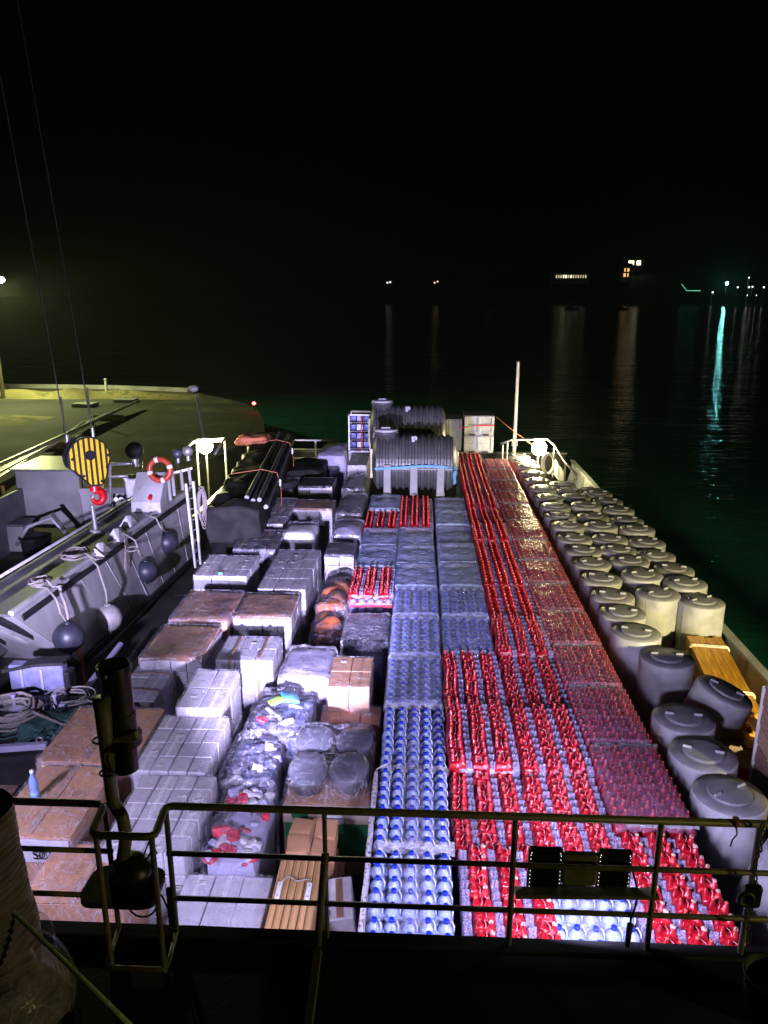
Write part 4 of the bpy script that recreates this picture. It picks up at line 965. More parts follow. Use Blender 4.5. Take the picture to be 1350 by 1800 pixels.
o = tag(MB().beam((2.0, 26.86, 2.52), (2.60, 26.86, 2.55), .004, .05).beam((1.35, 26.86, 2.42), (2.0, 26.86, 2.52), .004, .02).build('lashing_strap', M['redstrap'], None, off=(2, 26.86, 2.5)), 'red lashing strap over the upper plastic bin', 'strap'); o.location = (2, 26.86, 2.5)
# racked goods left of the tanks
o = thing('goods_cage', 'open-fronted cage of blue and white goods with a red strap left of the tanks', 'goods cage', (-2.05, 26.3, 1.8))
m = MB()
for sx in (-.36, .36):
    for sy in (-.4, .4): m.box((sx, sy, .62), (.05, .05, 1.24))
inst('frame', m.box((0, -.4, 1.22), (.77, .05, .05)).box((0, .4, 1.22), (.77, .05, .05)).mesh('frame', M['white']), o)
for k in range(4):
    inst('shelf', MB().box((0, 0, .06+k*.3), (.7, .8, .03)).mesh('shelf', M['black']), o)
    for i in range(3): inst('packet', MB().soft((0, 0, 0), (.2, .5, .2), 5, .03, .02, 5, k*3+i).mesh('packet', M[('bluegoods', 'skin', 'bluegoods', 'lilac')[(k*2+i) % 4]]), o, ((i-1)*.22, -.12, .19+k*.3))
inst('strap', MB().box((.06, -.45, .6), (.035, .01, 1.2)).mesh('strap', M['redstrap']), o)
S('lilac-white cartons under the goods cage', (-2.45, -1.7, 25.9, 26.8), 1.78, 2, 2, .4, film_='film_clear')
# mast
p = Vector((3.48, 28, 0)); o = thing('mast', 'thin pale mast at the bow left of the starboard lamp', 'mast', p)
inst('pole', MB().cyl((0, 0, 0), (0, 0, 4.62), .075, .055, 14).mesh('pole', M['white']), o); inst('base_bracket', MB().box((0, 0, 1.7), (.22, .22, .2), .02).mesh('base_bracket', M['hullpaint']), o); inst('cap', MB().lathe([(.06, 4.62), (.07, 4.63), (.05, 4.68), (.001, 4.69)], n=12).mesh('cap', M['galv']), o)
o = tag(MB().tube([Vector((2.66, 26.9, 2.84)), Vector((3.2, 26.7, 2.42)), Vector((3.85, 26.4, 1.98))], .016, 6).build('lashing_rope', M['orangestrap'], None, off=(3.2, 26.7, 2.4)), 'orange lashing line running from the plastic bins past the mast', 'rope'); o.location = (3.2, 26.7, 2.4)
# bow railing
o = thing('bow_railing', 'pale bow guard rail behind the port cargo', 'railing', (-4.7, 29, 0))
inst('rail', MB().tube([(-1.9, 0, 1.55), (1.6, 0, 1.55)], .035, 8).mesh('rail', M['white']), o); inst('rail', MB().tube([(-1.9, 0, 1.2), (1.6, 0, 1.2)], .028, 8).mesh('rail', M['white']), o); inst('rail', MB().tube([(-1.9, 0, .85), (1.6, 0, .85)], .028, 8).mesh('rail', M['white']), o)
for x in (-1.85, -.62, -.52, .7, 1.55): inst('stanchion', MB().cyl((x, 0, 0), (x, 0, 1.55), .035, None, 8).mesh('stanchion', M['white']), o)
b = thing('bow_ramp', 'dark bow ramp wall closing the cargo deck', 'ramp', (0, 30, 0))
inst('plate', MB().box((-.05, 0, .4), (11.6, .12, 1.0), .02).mesh('plate', M['deck']), b); inst('top_edge', MB().box((-.05, 0, .93), (11.7, .2, .06), .01).mesh('top_edge', M['hullpaint']), b)
# bow lamps
BULB = glow('floodlamp_lens', (1.0, .90, .50), 240)
def deck_lamp(label, pos, energy):
    o = thing('bow_lamp', label, 'lamp', pos, 'glaring yellow bow lamps')
    inst('lens', MB().ball((0, -.06, 0), .25, 24, 14).mesh('lens', BULB), o)
    inst('housing', MB().box((0, .06, 0), (.46, .14, .34), .03).mesh('housing', M['black']), o)
    inst('bracket', MB().box((0, .06, -.3), (.06, .06, .34), .01).cyl((0, .06, -.4), (0, .06, -pos[2]+.05), .035, None, 8).mesh('bracket', M['galv']), o)
    lamp('bow_lamp_light', 'POINT', Vector(pos)+Vector((0, -.42, .05)), energy, (1, .85, .36), o, shadow_soft_size=.12)
    return o
deck_lamp('glaring yellow lamp on the port side of the bow', Vector((-7.15, 25.0, 2.08)), 420)
deck_lamp('glaring yellow lamp on the starboard bow beside the barrels', Vector((4.06, 26.0, 1.93)), 190)
o = thing('lamp_guard', 'sloping pipe guard frame around the starboard bow lamp', 'guard frame', (4.4, 26, 0))
P3 = lambda x, y, Y: atY(x, y, Y) - Vector((4.4, 26, 0))
inst('top_rail', MB().tube([P3(880, 780, 26.3), P3(900, 773, 26.3), P3(962, 772, 26.3), P3(975, 783, 25.6), P3(993, 812, 24.2), P3(1012, 833, 22.6), P3(1014, 842, 22.5), P3(1004, 848, 22.6)], .035, 8).mesh('top_rail', M['hullpaint']), o)
for (x, y, Y, y2) in ((884, 782, 26.3, 800), (892, 778, 26.3, 815), (975, 783, 25.6, 838), (994, 813, 24.2, 850)): inst('post', MB().cyl(P3(x, y, Y), P3(x, y, Y)-Vector((0, 0, 1.1)), .03, None, 8).mesh('post', M['hullpaint']), o)
inst('side_plate', MB().beam(P3(975, 820, 25.6), P3(992, 845, 24.2), .03, .5).mesh('side_plate', M['hullpaint']), o)
o = thing('hose_loop', 'yellow-lit hose coil hanging below the starboard bow lamp', 'hose', atY(963, 815, 25.2))
inst('hose', MB().torus((0, 0, 0), .3, .035, RX(PI/2), 20, 8, sx=.65, sy=1.1).torus((.03, -.05, 0), .28, .03, RX(PI/2-.1), 20, 8, sx=.6, sy=1.15).mesh('hose', M['whitestrap']), o); inst('hanger', MB().box((0, .06, .32), (.1, .16, .05), .01).mesh('hanger', M['galv']), o)

# ================================================================== BARRELS
BR, BH = .415, 1.45
bb = MB().lathe([(BR*.93, 0), (BR*.96, .02), (BR, .9), (BR*1.0, BH-.03), (BR*.985, BH-.008), (BR*.96, BH), (.001, BH)], n=40).box((BR*.995, 0, BH/2), (.012, .02, BH-.06), .003)
BB = bb.mesh('barrel_body', M['grey'])
BL = MB().lathe([(BR*.955, BH-.002), (BR*.95, BH+.008), (BR*.64, BH+.014), (.001, BH+.014)], n=40).mesh('lid', M['greyd'])
BD = MB().lathe([(BR*.60, BH+.012), (BR*.60, BH+.042), (BR*.585, BH+.050), (BR*.56, BH+.052), (.001, BH+.056)], n=36).mesh('lid_disc', M['greyd'])
BT = MB().box((0, 0, 0), (.11, .025, .035), .006).mesh('lid_tab', M['grey'])
def barrel(x, y, label, tilt=None, z=0, rz=None):
    o = thing('lidded_barrel', label, 'barrel', (x, y, z), 'grey lidded barrels along the starboard side')
    a = rnd(-.5, .5) if rz is None else rz; o.rotation_euler = tilt if tilt else (rnd(-.015, .015), rnd(-.015, .015), 0)
    inst('barrel_body', BB, o, rot=(0, 0, rnd(2.2, 5)))
    l = inst('lid', BL, o); d_ = inst('lid_disc', BD, o, rot=(0, 0, a))
    for s_ in (-1, 1): inst('lid_tab', BT, d_, (s_*BR*.46, 0, BH+.068))
    return o
row1 = [(1283, 1395), (1236, 1322), (1200, 1258), (1175, 1157), (1118, 1114), (1097, 1078), (1077, 1047), (1057, 1016), (1041, 988), (1025, 965), (1010, 945), (997, 925), (985, 907), (975, 891), (965, 874), (954, 859), (945, 845), (936, 832), (927, 821), (919, 811), (912, 803)]
row2 = [(1157, 1043), (1130, 1011), (1107, 985), (1087, 965), (1072, 945), (1057, 925), (1043, 907), (1029, 889), (1013, 872), (1000, 861), (989, 851)]
row3 = [(1234, 1056), (1205, 1026), (1183, 998), (1154, 974), (1137, 951), (1122, 931), (1103, 912), (1087, 896), (1067, 879), (1052, 868), (1039, 860)]
for nm, rw in (('inner', row1), ('middle', row2), ('outer', row3)):
    for i, (x, y) in enumerate(rw):
        p = at(x, y, BH)
        barrel(p.x, p.y, 'grey lidded barrel, %s from the near end of the %s barrel row' % (ORD[i], nm), z=rnd(-.03, .03), rz=(.5 if i == 0 else None))
p = at(1236, 1222, 1.3); barrel(p.x-.18, p.y+.05, 'tilted grey barrel leaning between the inner row and the yellow timber', (.05, .34, 0), .02)
p = at(1330, 1500, 1.3); barrel(p.x+.02, p.y, 'tilted grey barrel nearest the railing in the starboard corner', (.10, .30, 0), -.1)

# timber
f = [at(1214, 1118, 1.0), at(1262, 1114, 1.0), at(1335, 1240, 1.0), at(1275, 1262, 1.0)]
ax0 = (f[0]+f[1])/2; ax1 = (f[2]+f[3])/2; c = (ax0+ax1)/2; L = (ax0-ax1).length; ang = math.atan2(ax0.x-ax1.x, ax0.y-ax1.y)
o = thing('timber_stack', 'stack of sawn timber glowing yellow, bound with white straps', 'timber', (c.x, c.y, 0)); o.rotation_euler.z = -ang
for r_ in range(6):
    for i in range(4):
        hh = .085; z = .50+r_*hh; ll = L*(1 if r_ > 3 else .96)+rnd(-.06, .06)
        inst('plank', MB().box((0, 0, 0), (.150, ll, hh-.006), .004).mesh('plank', M['timber']), o, ((i-1.5)*.153+rnd(-.004, .004), rnd(-.05, .05), z), (0, 0, rnd(-.004, .004)))
for i in range(7): inst('short_offcut', MB().box((0, 0, 0), (rnd(.12, .2), rnd(.3, .5), .07), .004).mesh('short_offcut', M['timber']), o, (rnd(-.2, .2), -L/2-rnd(.1, .3), .55+i*.055), (rnd(-.05, .05), rnd(-.04, .04), rnd(-.25, .25)))
for y in (-.28*L, .33*L):
    m = MB(); hw = .32; zt_ = .50+5.5*.085+.03
    for dy in (-.035, .03):
        for a, b in zip([(-hw, y+dy, .45), (-hw, y+dy, zt_-.02), (-hw+.04, y+dy, zt_), (hw-.04, y+dy, zt_), (hw, y+dy, zt_-.02), (hw, y+dy, .5)], [(-hw, y+dy, zt_-.02), (-hw+.04, y+dy, zt_), (hw-.04, y+dy, zt_), (hw, y+dy, zt_-.02), (hw, y+dy, .5)]): m.beam(a, b, .022, .005, up=(0, 1, 0))
    inst('strap', m.mesh('strap', M['whitestrap']), o)
for q_ in (-.3, .3): inst('bearer', MB().box((0, L*q_, .22), (.55, .12, .42), .01).mesh('bearer', M['woodw']), o)
p = at(1318, 1335, .95); o = thing('red_drum', 'red and gold drum half hidden behind the barrels under the timber end', 'drum', (p.x+.05, p.y, 0))
inst('body', MB().lathe([(.22, 0), (.23, .3), (.22, .31), (.23, .33), (.23, .8), (.22, .92)], n=24).mesh('body', M['red']), o); inst('lid', MB().lathe([(.235, .90), (.235, .95), (.2, .94), (.001, .94)], n=24).mesh('lid', M['yellow']), o)
pe, pl_ = atX(1343, 1205, 4.45), atX(1322, 1350, 4.45)
o = thing('boarded_crate', 'brown boarded crate side at the right edge of the frame', 'crate', (5.0, pe.y-1.0, 0)); hz_ = pe.z
inst('side', MB().box((0, 0, hz_*.55), (1.04, 1.98, hz_*.88), .01).mesh('side', M['brown']), o)
for k in range(7): inst('board', MB().beam((-.535, -.98, .3+k*.27-.2), (-.535, .96, .3+k*.27+.1), .024, .25, up=(0, 0, 1)).mesh('board', M['crateboard']), o)
inst('corner_strip', MB().box((-.545, .985, hz_*.5), (.05, .035, hz_), .006).mesh('corner_strip', M['skin']), o)
inst('lid', MB().box((0, 0, hz_-.01), (1.1, 2.0, .03), .006).mesh('lid', M['woodw']), o)
#@@PART6
# ================================================================== PORT SIDE: WORKBOAT AND ITS GEAR
wb = thing('workboat', 'grey aluminium workboat lying along the port side with a raked ribbed bow', 'workboat', (-8, 15, 0))
sx_top = lambda y: -6.58 + (y-11.2)*.060
sx_bot = lambda y: -6.22 + (y-12.9)*.030
m = MB()
def side(u, v):
    yt, yb_ = 11.2+u*8.2, 12.7+u*6.9
    zb = .12+.5*max(0, .12-u)/.12*.5; z = 2.0*(1-v)+zb*v; y = yt*(1-v)+yb_*v
    return Vector((sx_top(y)*(1-v)+sx_bot(y)*v+.02*noise.noise(Vector((y*.9, z, 2))), y, z))
m.grid(28, 8, lambda u, v: side(u, v))
P0 = [side(0, 0), side(0, 1)]
m.add([P0[0], P0[1], P0[1]+Vector((-3.2, .1, .1)), P0[0]+Vector((-3.2, -.1, .0))], [(0, 1, 2, 3)])
m.add([side(1, 0), side(1, 1), side(1, 1)+Vector((-3.2, 0, 0)), side(1, 0)+Vector((-3.2, 0, 0))], [(3, 2, 1, 0)])
m.build('hull', M['alu'], wb)
m = MB()
a0, a1 = side(0, 0), side(1, 0)
m.beam(a0+Vector((-.45, 0, -.02)), a1+Vector((-.45, 0, -.02)), .92, .05, 0, .01); m.build('side_deck', M['aludark'], wb)
for k in range(1, 8):
    u = k/8+.01*(k % 2); MB().beam(side(u, .10)+Vector((.004, 0, 0)), side(u, .97)+Vector((.004, 0, 0)), .022, .012, up=(0, 1, 0)).build('weld_seam', M['alu'], wb)
MB().beam(a0+Vector((.01, -.02, .01)), a1+Vector((.01, 0, .01)), .10, .09, 0, .02).build('gunwale', M['alu'], wb)
MB().beam(a0+Vector((.035, .25, -.19)), a1+Vector((.035, 0, -.19)), .06, .13, 0, .02).build('rubbing_strake', M['rubber'], wb)
MB().beam(side(0, 1)+Vector((.03, .1, .02)), side(1, 1)+Vector((.03, 0, .02)), .08, .16, 0, .02).build('chine_skirt', M['rubber'], wb)
for k in range(4):
    y0 = .0; p_ = side(0, 0)+Vector((-.28-.75*k, -.03-.02*k, -.05)); q_ = side(0, 1)+Vector((-.22-.75*k, -.04, .25))
    MB().beam(p_, q_, .17, .07, 0, .02, up=(0, 1, .3)).build('bow_fender_strip', M['rubber'], wb)
    MB().beam(p_+Vector((-.34, -.02, 0)), q_+Vector((-.34, -.02, 0)), .12, .10, 0, .02, up=(0, 1, .3)).build('bow_rib', M['alu'], wb)
b0, b1 = a0+Vector((-.92, .4, 0)), a1+Vector((-.92, 0, 0))
MB().beam(b0+Vector((0, 0, -.6)), b1+Vector((0, 0, -.6)), .05, 1.3).build('inner_bulwark', M['aludark'], wb)
MB().tube([b0+Vector((0, .4, .12)), b1+Vector((0, 0, .12))], .03, 8).build('grab_rail', M['alu'], wb)
MB().box((-9.0, 15.4, .42), (3.6, 8.6, .06)).build('well_deck', M['deck'], wb)
MB().box((-10.6, 15.4, 1.2), (.08, 8.6, 1.6)).build('far_side', M['aludark'], wb)
for (x, y) in ((200, 946), (222, 922), (172, 972)):
    p = at(x, y, 2.06); MB().add([p+Vector((-.16, 0, -.05)), p+Vector((.16, -.1, -.05)), p+Vector((.12, .35, -.05)), p+Vector((-.05, .15, .16)), p+Vector((.02, .25, .14))], [(0, 1, 3), (1, 2, 4), (1, 4, 3), (0, 3, 4, 2)]).build('cleat_plate', M['white'], wb)
# wheelhouse box at the far port corner
c0, c1 = atY(38, 928, 19.4), atY(136, 828, 19.4)
o = thing('locker_cabin', 'plain grey steel deck cabin behind the black bin on the workboat', 'cabin', ((c0.x+c1.x)/2, 20.2, .4))
MB().box(((c0.x+c1.x)/2, 20.2, (c0.z+c1.z)/2), (c1.x-c0.x, 1.6, c1.z-c0.z), .03).build('wall', M['concw'], o)
MB().box(((c0.x+c1.x)/2, 20.15, c1.z+.03), (c1.x-c0.x+.12, 1.75, .06), .01).build('roof', M['galv'], o)
MB().box((c1.x+.02, 20.1, (c0.z+c1.z)/2), (.03, 1.1, c1.z-c0.z-.3), .01).build('door', M['black'], o)
p = at(65, 965, .9); o = thing('rubbish_bin', 'black bin with bent pipes on top inside the workboat', 'bin', (p.x, p.y, .45))
MB().lathe([(.30, 0), (.36, .75), (.39, .78), (.36, .79), (.34, .7)], (p.x, p.y, .45), 20).build('bin', M['rubber'], o)
MB().tube([(p.x-.5, p.y, 1.0), (p.x-.1, p.y-.1, 1.5), (p.x+.35, p.y+.2, 1.65), (p.x+.75, p.y+.1, 1.25)], .045, 8).build('pipe', M['alu'], o)
MB().beam((p.x+.35, p.y+.25, 1.75), (p.x+.8, p.y+.1, 1.2), .12, .05).build('bracket', M['galv'], o)
p = at(22, 935, 1.0); o = thing('side_locker', 'small pale grey locker box at the left edge by the black bin', 'locker', (p.x, p.y, .45))
MB().box((p.x, p.y, .9), (.9, .6, .7), .03).build('body', M['concw'], o); MB().box((p.x, p.y, 1.27), (.96, .66, .06), .015).build('lid', M['aludark'], o)
o = thing('pipe_railing', 'pale pipe rail frame behind the crane block', 'railing', atY(218, 855, 18.9))
A = [atY(192, 816, 18.9), atY(250, 814, 18.9), atY(250, 836, 18.9), atY(192, 838, 18.9)]
MB().tube(A, .045, 8, 0, True).build('frame', M['galv'], o)
for x in (194, 248): MB().cyl(atY(x, 816, 18.9), atY(x, 905, 18.9), .04, None, 8).build('post', M['galv'], o)
MB().beam(atY(186, 862, 18.9), atY(262, 862, 18.9), .05, .16).build('crossbar', M['aludark'], o)
for x in (204, 213): MB().cyl(atY(x, 878, 18.85), atY(x, 878, 19.0), .06, None, 12).build('socket', M['galv'], o)
p = atY(241, 865, 18.3); o = thing('notice_sheet', 'crinkled white sheet hanging behind the console', 'sheet', p)
g0, g1 = atY(222, 892, 18.3), atY(261, 841, 18.3)
MB().grid(12, 12, lambda u, v: Vector((g0.x+(g1.x-g0.x)*u, 18.3+.05*noise.noise(Vector((u*5, v*7, 2))), g0.z+(g1.z-g0.z)*v))).grid(12, 12, lambda u, v: Vector((g0.x+(g1.x-g0.x)*(1-u), 18.33+.05*noise.noise(Vector(((1-u)*5, v*7, 2))), g0.z+(g1.z-g0.z)*v))).build('sheet', M['skin'], o)
MB().cyl((g0.x-.02, 18.33, g1.z), (g1.x+.02, 18.33, g1.z), .02, None, 8).build('rod', M['galv'], o)
# console with posts, life ring
p = atY(268, 900, 17.6); o = thing('steering_console', 'grey steering console with white posts under the life ring', 'console', (p.x, 17.6, 2.0))
q = p.copy()
MB().prism([(17.2, 2.0), (18.1, 2.0), (18.1, 2.75), (17.75, 2.85), (17.2, 2.25)], 0, q.x-.35, q.x+.35).build('body', M['alu'], o)
MB().cyl((q.x+.1, 17.3, 2.38), (q.x+.1, 17.22, 2.33), .05, None, 12).build('red_light', M['red'], o)
for (x, y, y2) in ((288, 838, 892), (303, 830, 872), (318, 826, 862), (332, 822, 858), (296, 838, 880)):
    MB().beam(atY(x, y, 17.9), atY(x+4, y2, 17.7), .07, .05, 0, .01, up=(0, 1, 0)).build('post', M['hullpaint'], o)
MB().beam(atY(285, 836, 17.9), atY(338, 823, 17.9), .06, .06, 0, .01).build('top_bar', M['white'], o)
p = atY(281, 826, 17.5); o = thing('life_ring', 'orange life ring with white bands on the console posts', 'life ring', p)
MB().torus(p, .25, .068, RX(PI/2-.15), 28, 12).build('ring', M['orange'], o)
for a in (0, PI/2, PI, 3*PI/2): MB().torus(p, .25, .071, RX(PI/2-.15), 3, 12, a0=a-.16+.3, a1=a+.16+.3).build('band', M['skin'], o)
for (x, y, nm, mt, r_) in ((330, 793, 'pale glazed dome lamp on top of the console frame', 'galv', .13), (312, 797, 'dark round horn on top of the console frame', 'navy', .13), (236, 792, 'dark round lump of gear behind the life ring', 'rubber', .22)):
    p = atY(x, y, 18.2); o = thing('deck_horn', nm, 'deck gear', p); MB().ball(p, r_, 18, 12).build('dome', M[mt], o); MB().cyl(p-Vector((0, 0, r_*1.8)), p, r_*.4, None, 10).build('stem', M['galv'], o)
# port bow lamp frame
o = thing('lamp_shelter', 'pale angled frame around the port bow lamp', 'guard frame', (-6.9, 24.8, 0))
MB().tube([atY(310, 800, 23), atY(345, 773, 25.3), atY(395, 771, 25.3), atY(378, 798, 23)], .04, 8).build('frame', M['hullpaint'], o)
for (x, y, Y) in ((345, 773, 25.3), (395, 771, 25.3), (310, 800, 23)): MB().cyl(atY(x, y, Y), atY(x, y, Y)-Vector((0, 0, 1.6)), .04, None, 8).build('post', M['hullpaint'], o)
MB().beam(atY(345, 775, 25.6), atY(395, 773, 25.6), .03, .14).build('back_plate', M['aludark'], o)
# ladder
o = thing('ladder', 'pale aluminium ladder hanging at the end of the workboat', 'ladder', (-5.5, 17.5, 0))
l0, l1, r0, r1 = atY(327, 850, 17.4), atY(344, 998, 17.2), atY(340, 846, 17.6), atY(353, 992, 17.4)
MB().beam(l0, l1, .05, .09, 0, .008, up=(0, 1, 0)).build('stile', M['white'], o); MB().beam(r0, r1, .05, .09, 0, .008, up=(0, 1, 0)).build('stile', M['white'], o)
for k in range(8):
    t = (k+.5)/8; MB().cyl(l0.lerp(l1, t), r0.lerp(r1, t), .016, None, 8).build('rung', M['galv'], o)
o = thing('rope_hank', 'pale rope hank hanging beside the ladder', 'rope', atY(354, 880, 17.7))
m = MB()
for k in range(6): m.torus(atY(352+k*1.2, 885+k*2, 17.7), .12, .012, RX(PI/2+rnd(-.2, .2)), 20, 6, sx=.6+.1*k*.3, sy=2.6+.3*k)
m.build('rope', M['rope'], o); MB().torus(atY(354, 858, 17.7), .06, .016, RX(.3), 14, 6).build('binding', M['rope'], o)
# fenders
def fender(px, py, r, mt, label, rope_px, X=-6.12):
    p = atX(px, py, X); o = thing('ball_fender', label, 'fender', p, 'ball fenders on the workboat side')
    MB().ball(p, r, 28, 18, 0, 1.04).build('ball', M[mt], o)
    MB().lathe([(.03, -.12), (.06, -.08), (.07, 0), (.05, .03)], p+Vector((0, 0, r*1.02)), 12).lathe([(.02, -.06), (.05, 0), (.06, .06)], p-Vector((0, 0, r*1.04)), 12).build('eye', M[mt], o)
    pts = [p+Vector((0, 0, r*1.05))]+[q_ for q_ in rope_px]
    sm = []
    for a, b in zip(pts, pts[1:]):
        for t in (0, .33, .66): sm.append(a.lerp(b, t)+Vector((rnd(-.006, .006), 0, rnd(-.006, .006))))
    sm.append(pts[-1]); MB().tube(sm, .020, 8).build('rope', M['rope'], o)
    return o
fender(121, 1120, .27, 'navy', 'dark blue ball fender nearest the bow of the workboat', [at(107, 1078, 1.7), at(100, 1055, 1.95), at(84, 1034, 2.05), at(60, 1030, 2.06)])
fender(191, 1086, .265, 'palebuoy', 'pale grey ball fender, the only light one on the workboat', [at(186, 1040, 1.4), at(172, 995, 1.95), at(155, 978, 2.06), at(130, 985, 2.06)])
fender(257, 1004, .25, 'navy', 'dark blue ball fender beside the hanging rope bundle', [at(245, 972, 1.7), at(238, 950, 2.0), at(214, 936, 2.06)])
fender(293, 953, .275, 'navy', 'dark blue ball fender nearest the ladder', [at(283, 928, 1.8), at(274, 910, 2.02), at(256, 905, 2.06)])
def coil(label, c, R, n, r=.02, mt='rope', flat=True, name='rope_coil', sx=1.0, sy=1.0, h=.12):
    o = thing(name, label, 'rope', c); pts = []; rr = random.Random(int(abs(c[0])*1000))
    for i in range(n*16):
        a = 2*PI*i/16; q_ = R*(.45+.55*rr.random()*.25+.5*((i/16*0.37) % 1)); 
        pts.append(Vector((c[0]+math.cos(a)*q_*sx, c[1]+math.sin(a)*q_*sy, c[2]+r+h*rr.random()*.3+h*(i/(n*16)))))
    MB().tube(pts, r, 6).build('coil', M[mt], o)
    MB().tube([pts[-1], pts[-1]+Vector((.1, -.1, .02)), pts[-1]+Vector((R*1.1*sx, -.15, -h*.6)), pts[-1]+Vector((R*1.5*sx, .1, -h))], r, 6).build('tail', M[mt], o)
    return o
coil('loose pale rope coil on the workboat gunwale', at(135, 982, 2.05), .28, 5, .02, sx=.9, sy=1.3)
coil('small pale rope coil on the gunwale near the bow', at(72, 1030, 2.05), .2, 4, .018, sx=.9, sy=1.3)
o = thing('rope_bundle', 'bundle of doubled pale rope hanging over the workboat rubbing strake', 'rope', at(232, 950, 2.05))
m = MB()
for k in range(9):
    x = (k-4)*.022; p_ = at(228+k, 940, 2.05); y = p_.y; X = sx_top(y)+.09
    m.tube([Vector((X-.3, y, 2.05)), Vector((X-.02, y+x*.4, 2.06+.01*(k % 3))), Vector((X+.02, y+x, 1.8)), Vector((X-.03+.02*(k % 2), y+x*1.4, 1.3)), Vector((X-.05, y+x*1.5, .95+.08*rnd(-1, 1)))], .014, 6)
m.build('rope', M['rope'], o); MB().torus(at(232, 965, 1.8), .12, .02, RX(.1), 16, 6).build('binding', M['rope'], o)
o = thing('fender_lashing', 'slack pale webbing strap down the hull near the bow', 'strap', at(110, 1040, 1.9))
MB().tube([at(104, 1030, 2.05), atX(108, 1045, -6.36), atX(114, 1060, -6.33), atX(119, 1080, -6.28), atX(121, 1098, -6.25)], .028, 6).build('webbing', M['rope'], o); MB().box(at(104, 1030, 2.07), (.1, .1, .05), .02).build('knot', M['rope'], o)

# crane block on its wires
def stripes():
    m_ = bpy.data.materials.new('warning_stripes'); m_.use_nodes = True; t = m_.node_tree; p_ = t.nodes['Principled BSDF']; L_ = t.links.new
    tc = t.nodes.new('ShaderNodeTexCoord'); sp = t.nodes.new('ShaderNodeSeparateXYZ'); L_(tc.outputs['Object'], sp.inputs[0])
    a_ = t.nodes.new('ShaderNodeMath'); a_.operation = 'MULTIPLY'; a_.inputs[1].default_value = 2*PI/.105; L_(sp.outputs['X'], a_.inputs[0])
    s_ = t.nodes.new('ShaderNodeMath'); s_.operation = 'SINE'; L_(a_.outputs[0], s_.inputs[0])
    g = t.nodes.new('ShaderNodeMath'); g.operation = 'GREATER_THAN'; g.inputs[1].default_value = .15; L_(s_.outputs[0], g.inputs[0])
    n_ = t.nodes.new('ShaderNodeTexNoise'); n_.inputs['Scale'].default_value = 18; n_.inputs['Detail'].default_value = 6; L_(tc.outputs['Object'], n_.inputs['Vector'])
    mul = t.nodes.new('ShaderNodeMapRange'); mul.inputs['From Min'].default_value = .62; mul.inputs['From Max'].default_value = .7; L_(n_.outputs['Fac'], mul.inputs['Value'])
    mx_ = t.nodes.new('ShaderNodeMix'); mx_.data_type = 'RGBA'; mx_.inputs['A'].default_value = (.82, .55, .02, 1); mx_.inputs['B'].default_value = (.02, .018, .012, 1); L_(g.outputs[0], mx_.inputs['Factor'])
    m2_ = t.nodes.new('ShaderNodeMix'); m2_.data_type = 'RGBA'; L_(mul.outputs[0], m2_.inputs['Factor']); L_(mx_.outputs['Result'], m2_.inputs['A']); m2_.inputs['B'].default_value = (.10, .07, .03, 1)
    L_(m2_.outputs['Result'], p_.inputs['Base Color']); p_.inputs['Roughness'].default_value = .4; return m_
STR = stripes()
YB = 15.0; pb = atY(152, 803, YB)
hb = thing('crane_block', 'yellow and black striped crane hook block with a red hook', 'crane block', pb); hb.rotation_euler.z = .70
out = []
for i in range(25):
    a = math.radians(-25 + 230*i/24); out.append((.43*math.cos(a), .44*math.sin(a)))
out += [(-.30, -.25), (-.06, -.53), (.0, -.60), (.22, -.60), (.30, -.48)]
inset = [(x*.93, y*.93) for x, y in out]
inst('sheave', MB().prism([(x*.8, y*.8) for x, y in out], 1, -.08, .08).mesh('sheave', M['black']), hb)
for s_ in (-1, 1):
    inst('cheek_edge', MB().prism(out, 1, s_*.12-.035, s_*.12+.035).mesh('cheek_edge', M['black']), hb)
    inst('cheek_plate', MB().prism(inset, 1, s_*.165-.012, s_*.165+.012).mesh('cheek_plate', STR), hb)
inst('axle', MB().cyl((0.02, -.20, .06), (.02, .20, .06), .10, None, 24).mesh('axle', M['black']), hb)
for (x, z) in ((-.33, .02), (.38, .02), (-.15, -.35), (.2, -.5), (.33, -.22)): inst('bolt', MB().cyl((x, -.185, z), (x, -.20, z), .03, None, 10).mesh('bolt', M['black']), hb)
inst('swivel', MB().cyl((.1, 0, -.58), (.1, 0, -.72), .09, .11, 14).mesh('swivel', M['red']), hb)
hk = [(.10, 0, -.68)] + [(.14+.115*math.cos(math.radians(a)), 0, -.86+.13*math.sin(math.radians(a))) for a in range(100, -200, -25)]
inst('hook', MB().tube([Vector(v) for v in hk], [.07, .075, .08, .085, .085, .085, .08, .075, .07, .06, .05, .04, .03][:len(hk)], 10).mesh('hook', M['red']), hb)
inst('latch', MB().tube([Vector((.06, 0, -.74)), Vector((.04, 0, -.95))], .018, 6).mesh('latch', M['galv']), hb)
for (x0, y0_, x1, y1_, nm) in ((28, -300, 164, 752, 'right-hand steel hoist wire running up from the crane block'), (-30, -150, 119, 765, 'left-hand steel hoist wire running up from the crane block')):
    x0 = x0 - 0; A_, B_ = atY(x0-50 if nm[0] == 'r' else x0-22, y0_, YB), atY(x1, y1_+15, YB)
    o = thing('hoist_wire', nm, 'wire rope', B_, 'hoist wires of the crane block')
    MB().tube([B_.lerp(A_, k/12) for k in range(13)], .013, 6).build('wire', M['wire'], o)
    MB().cyl(B_-Vector((0, 0, .05)), B_+Vector((0, 0, .18)), .035, None, 8).build('ferrule', M['galv'], o)
o = thing('davit_rod', 'bare steel rod standing below the red crane hook', 'rod', atY(164, 925, 15.2))
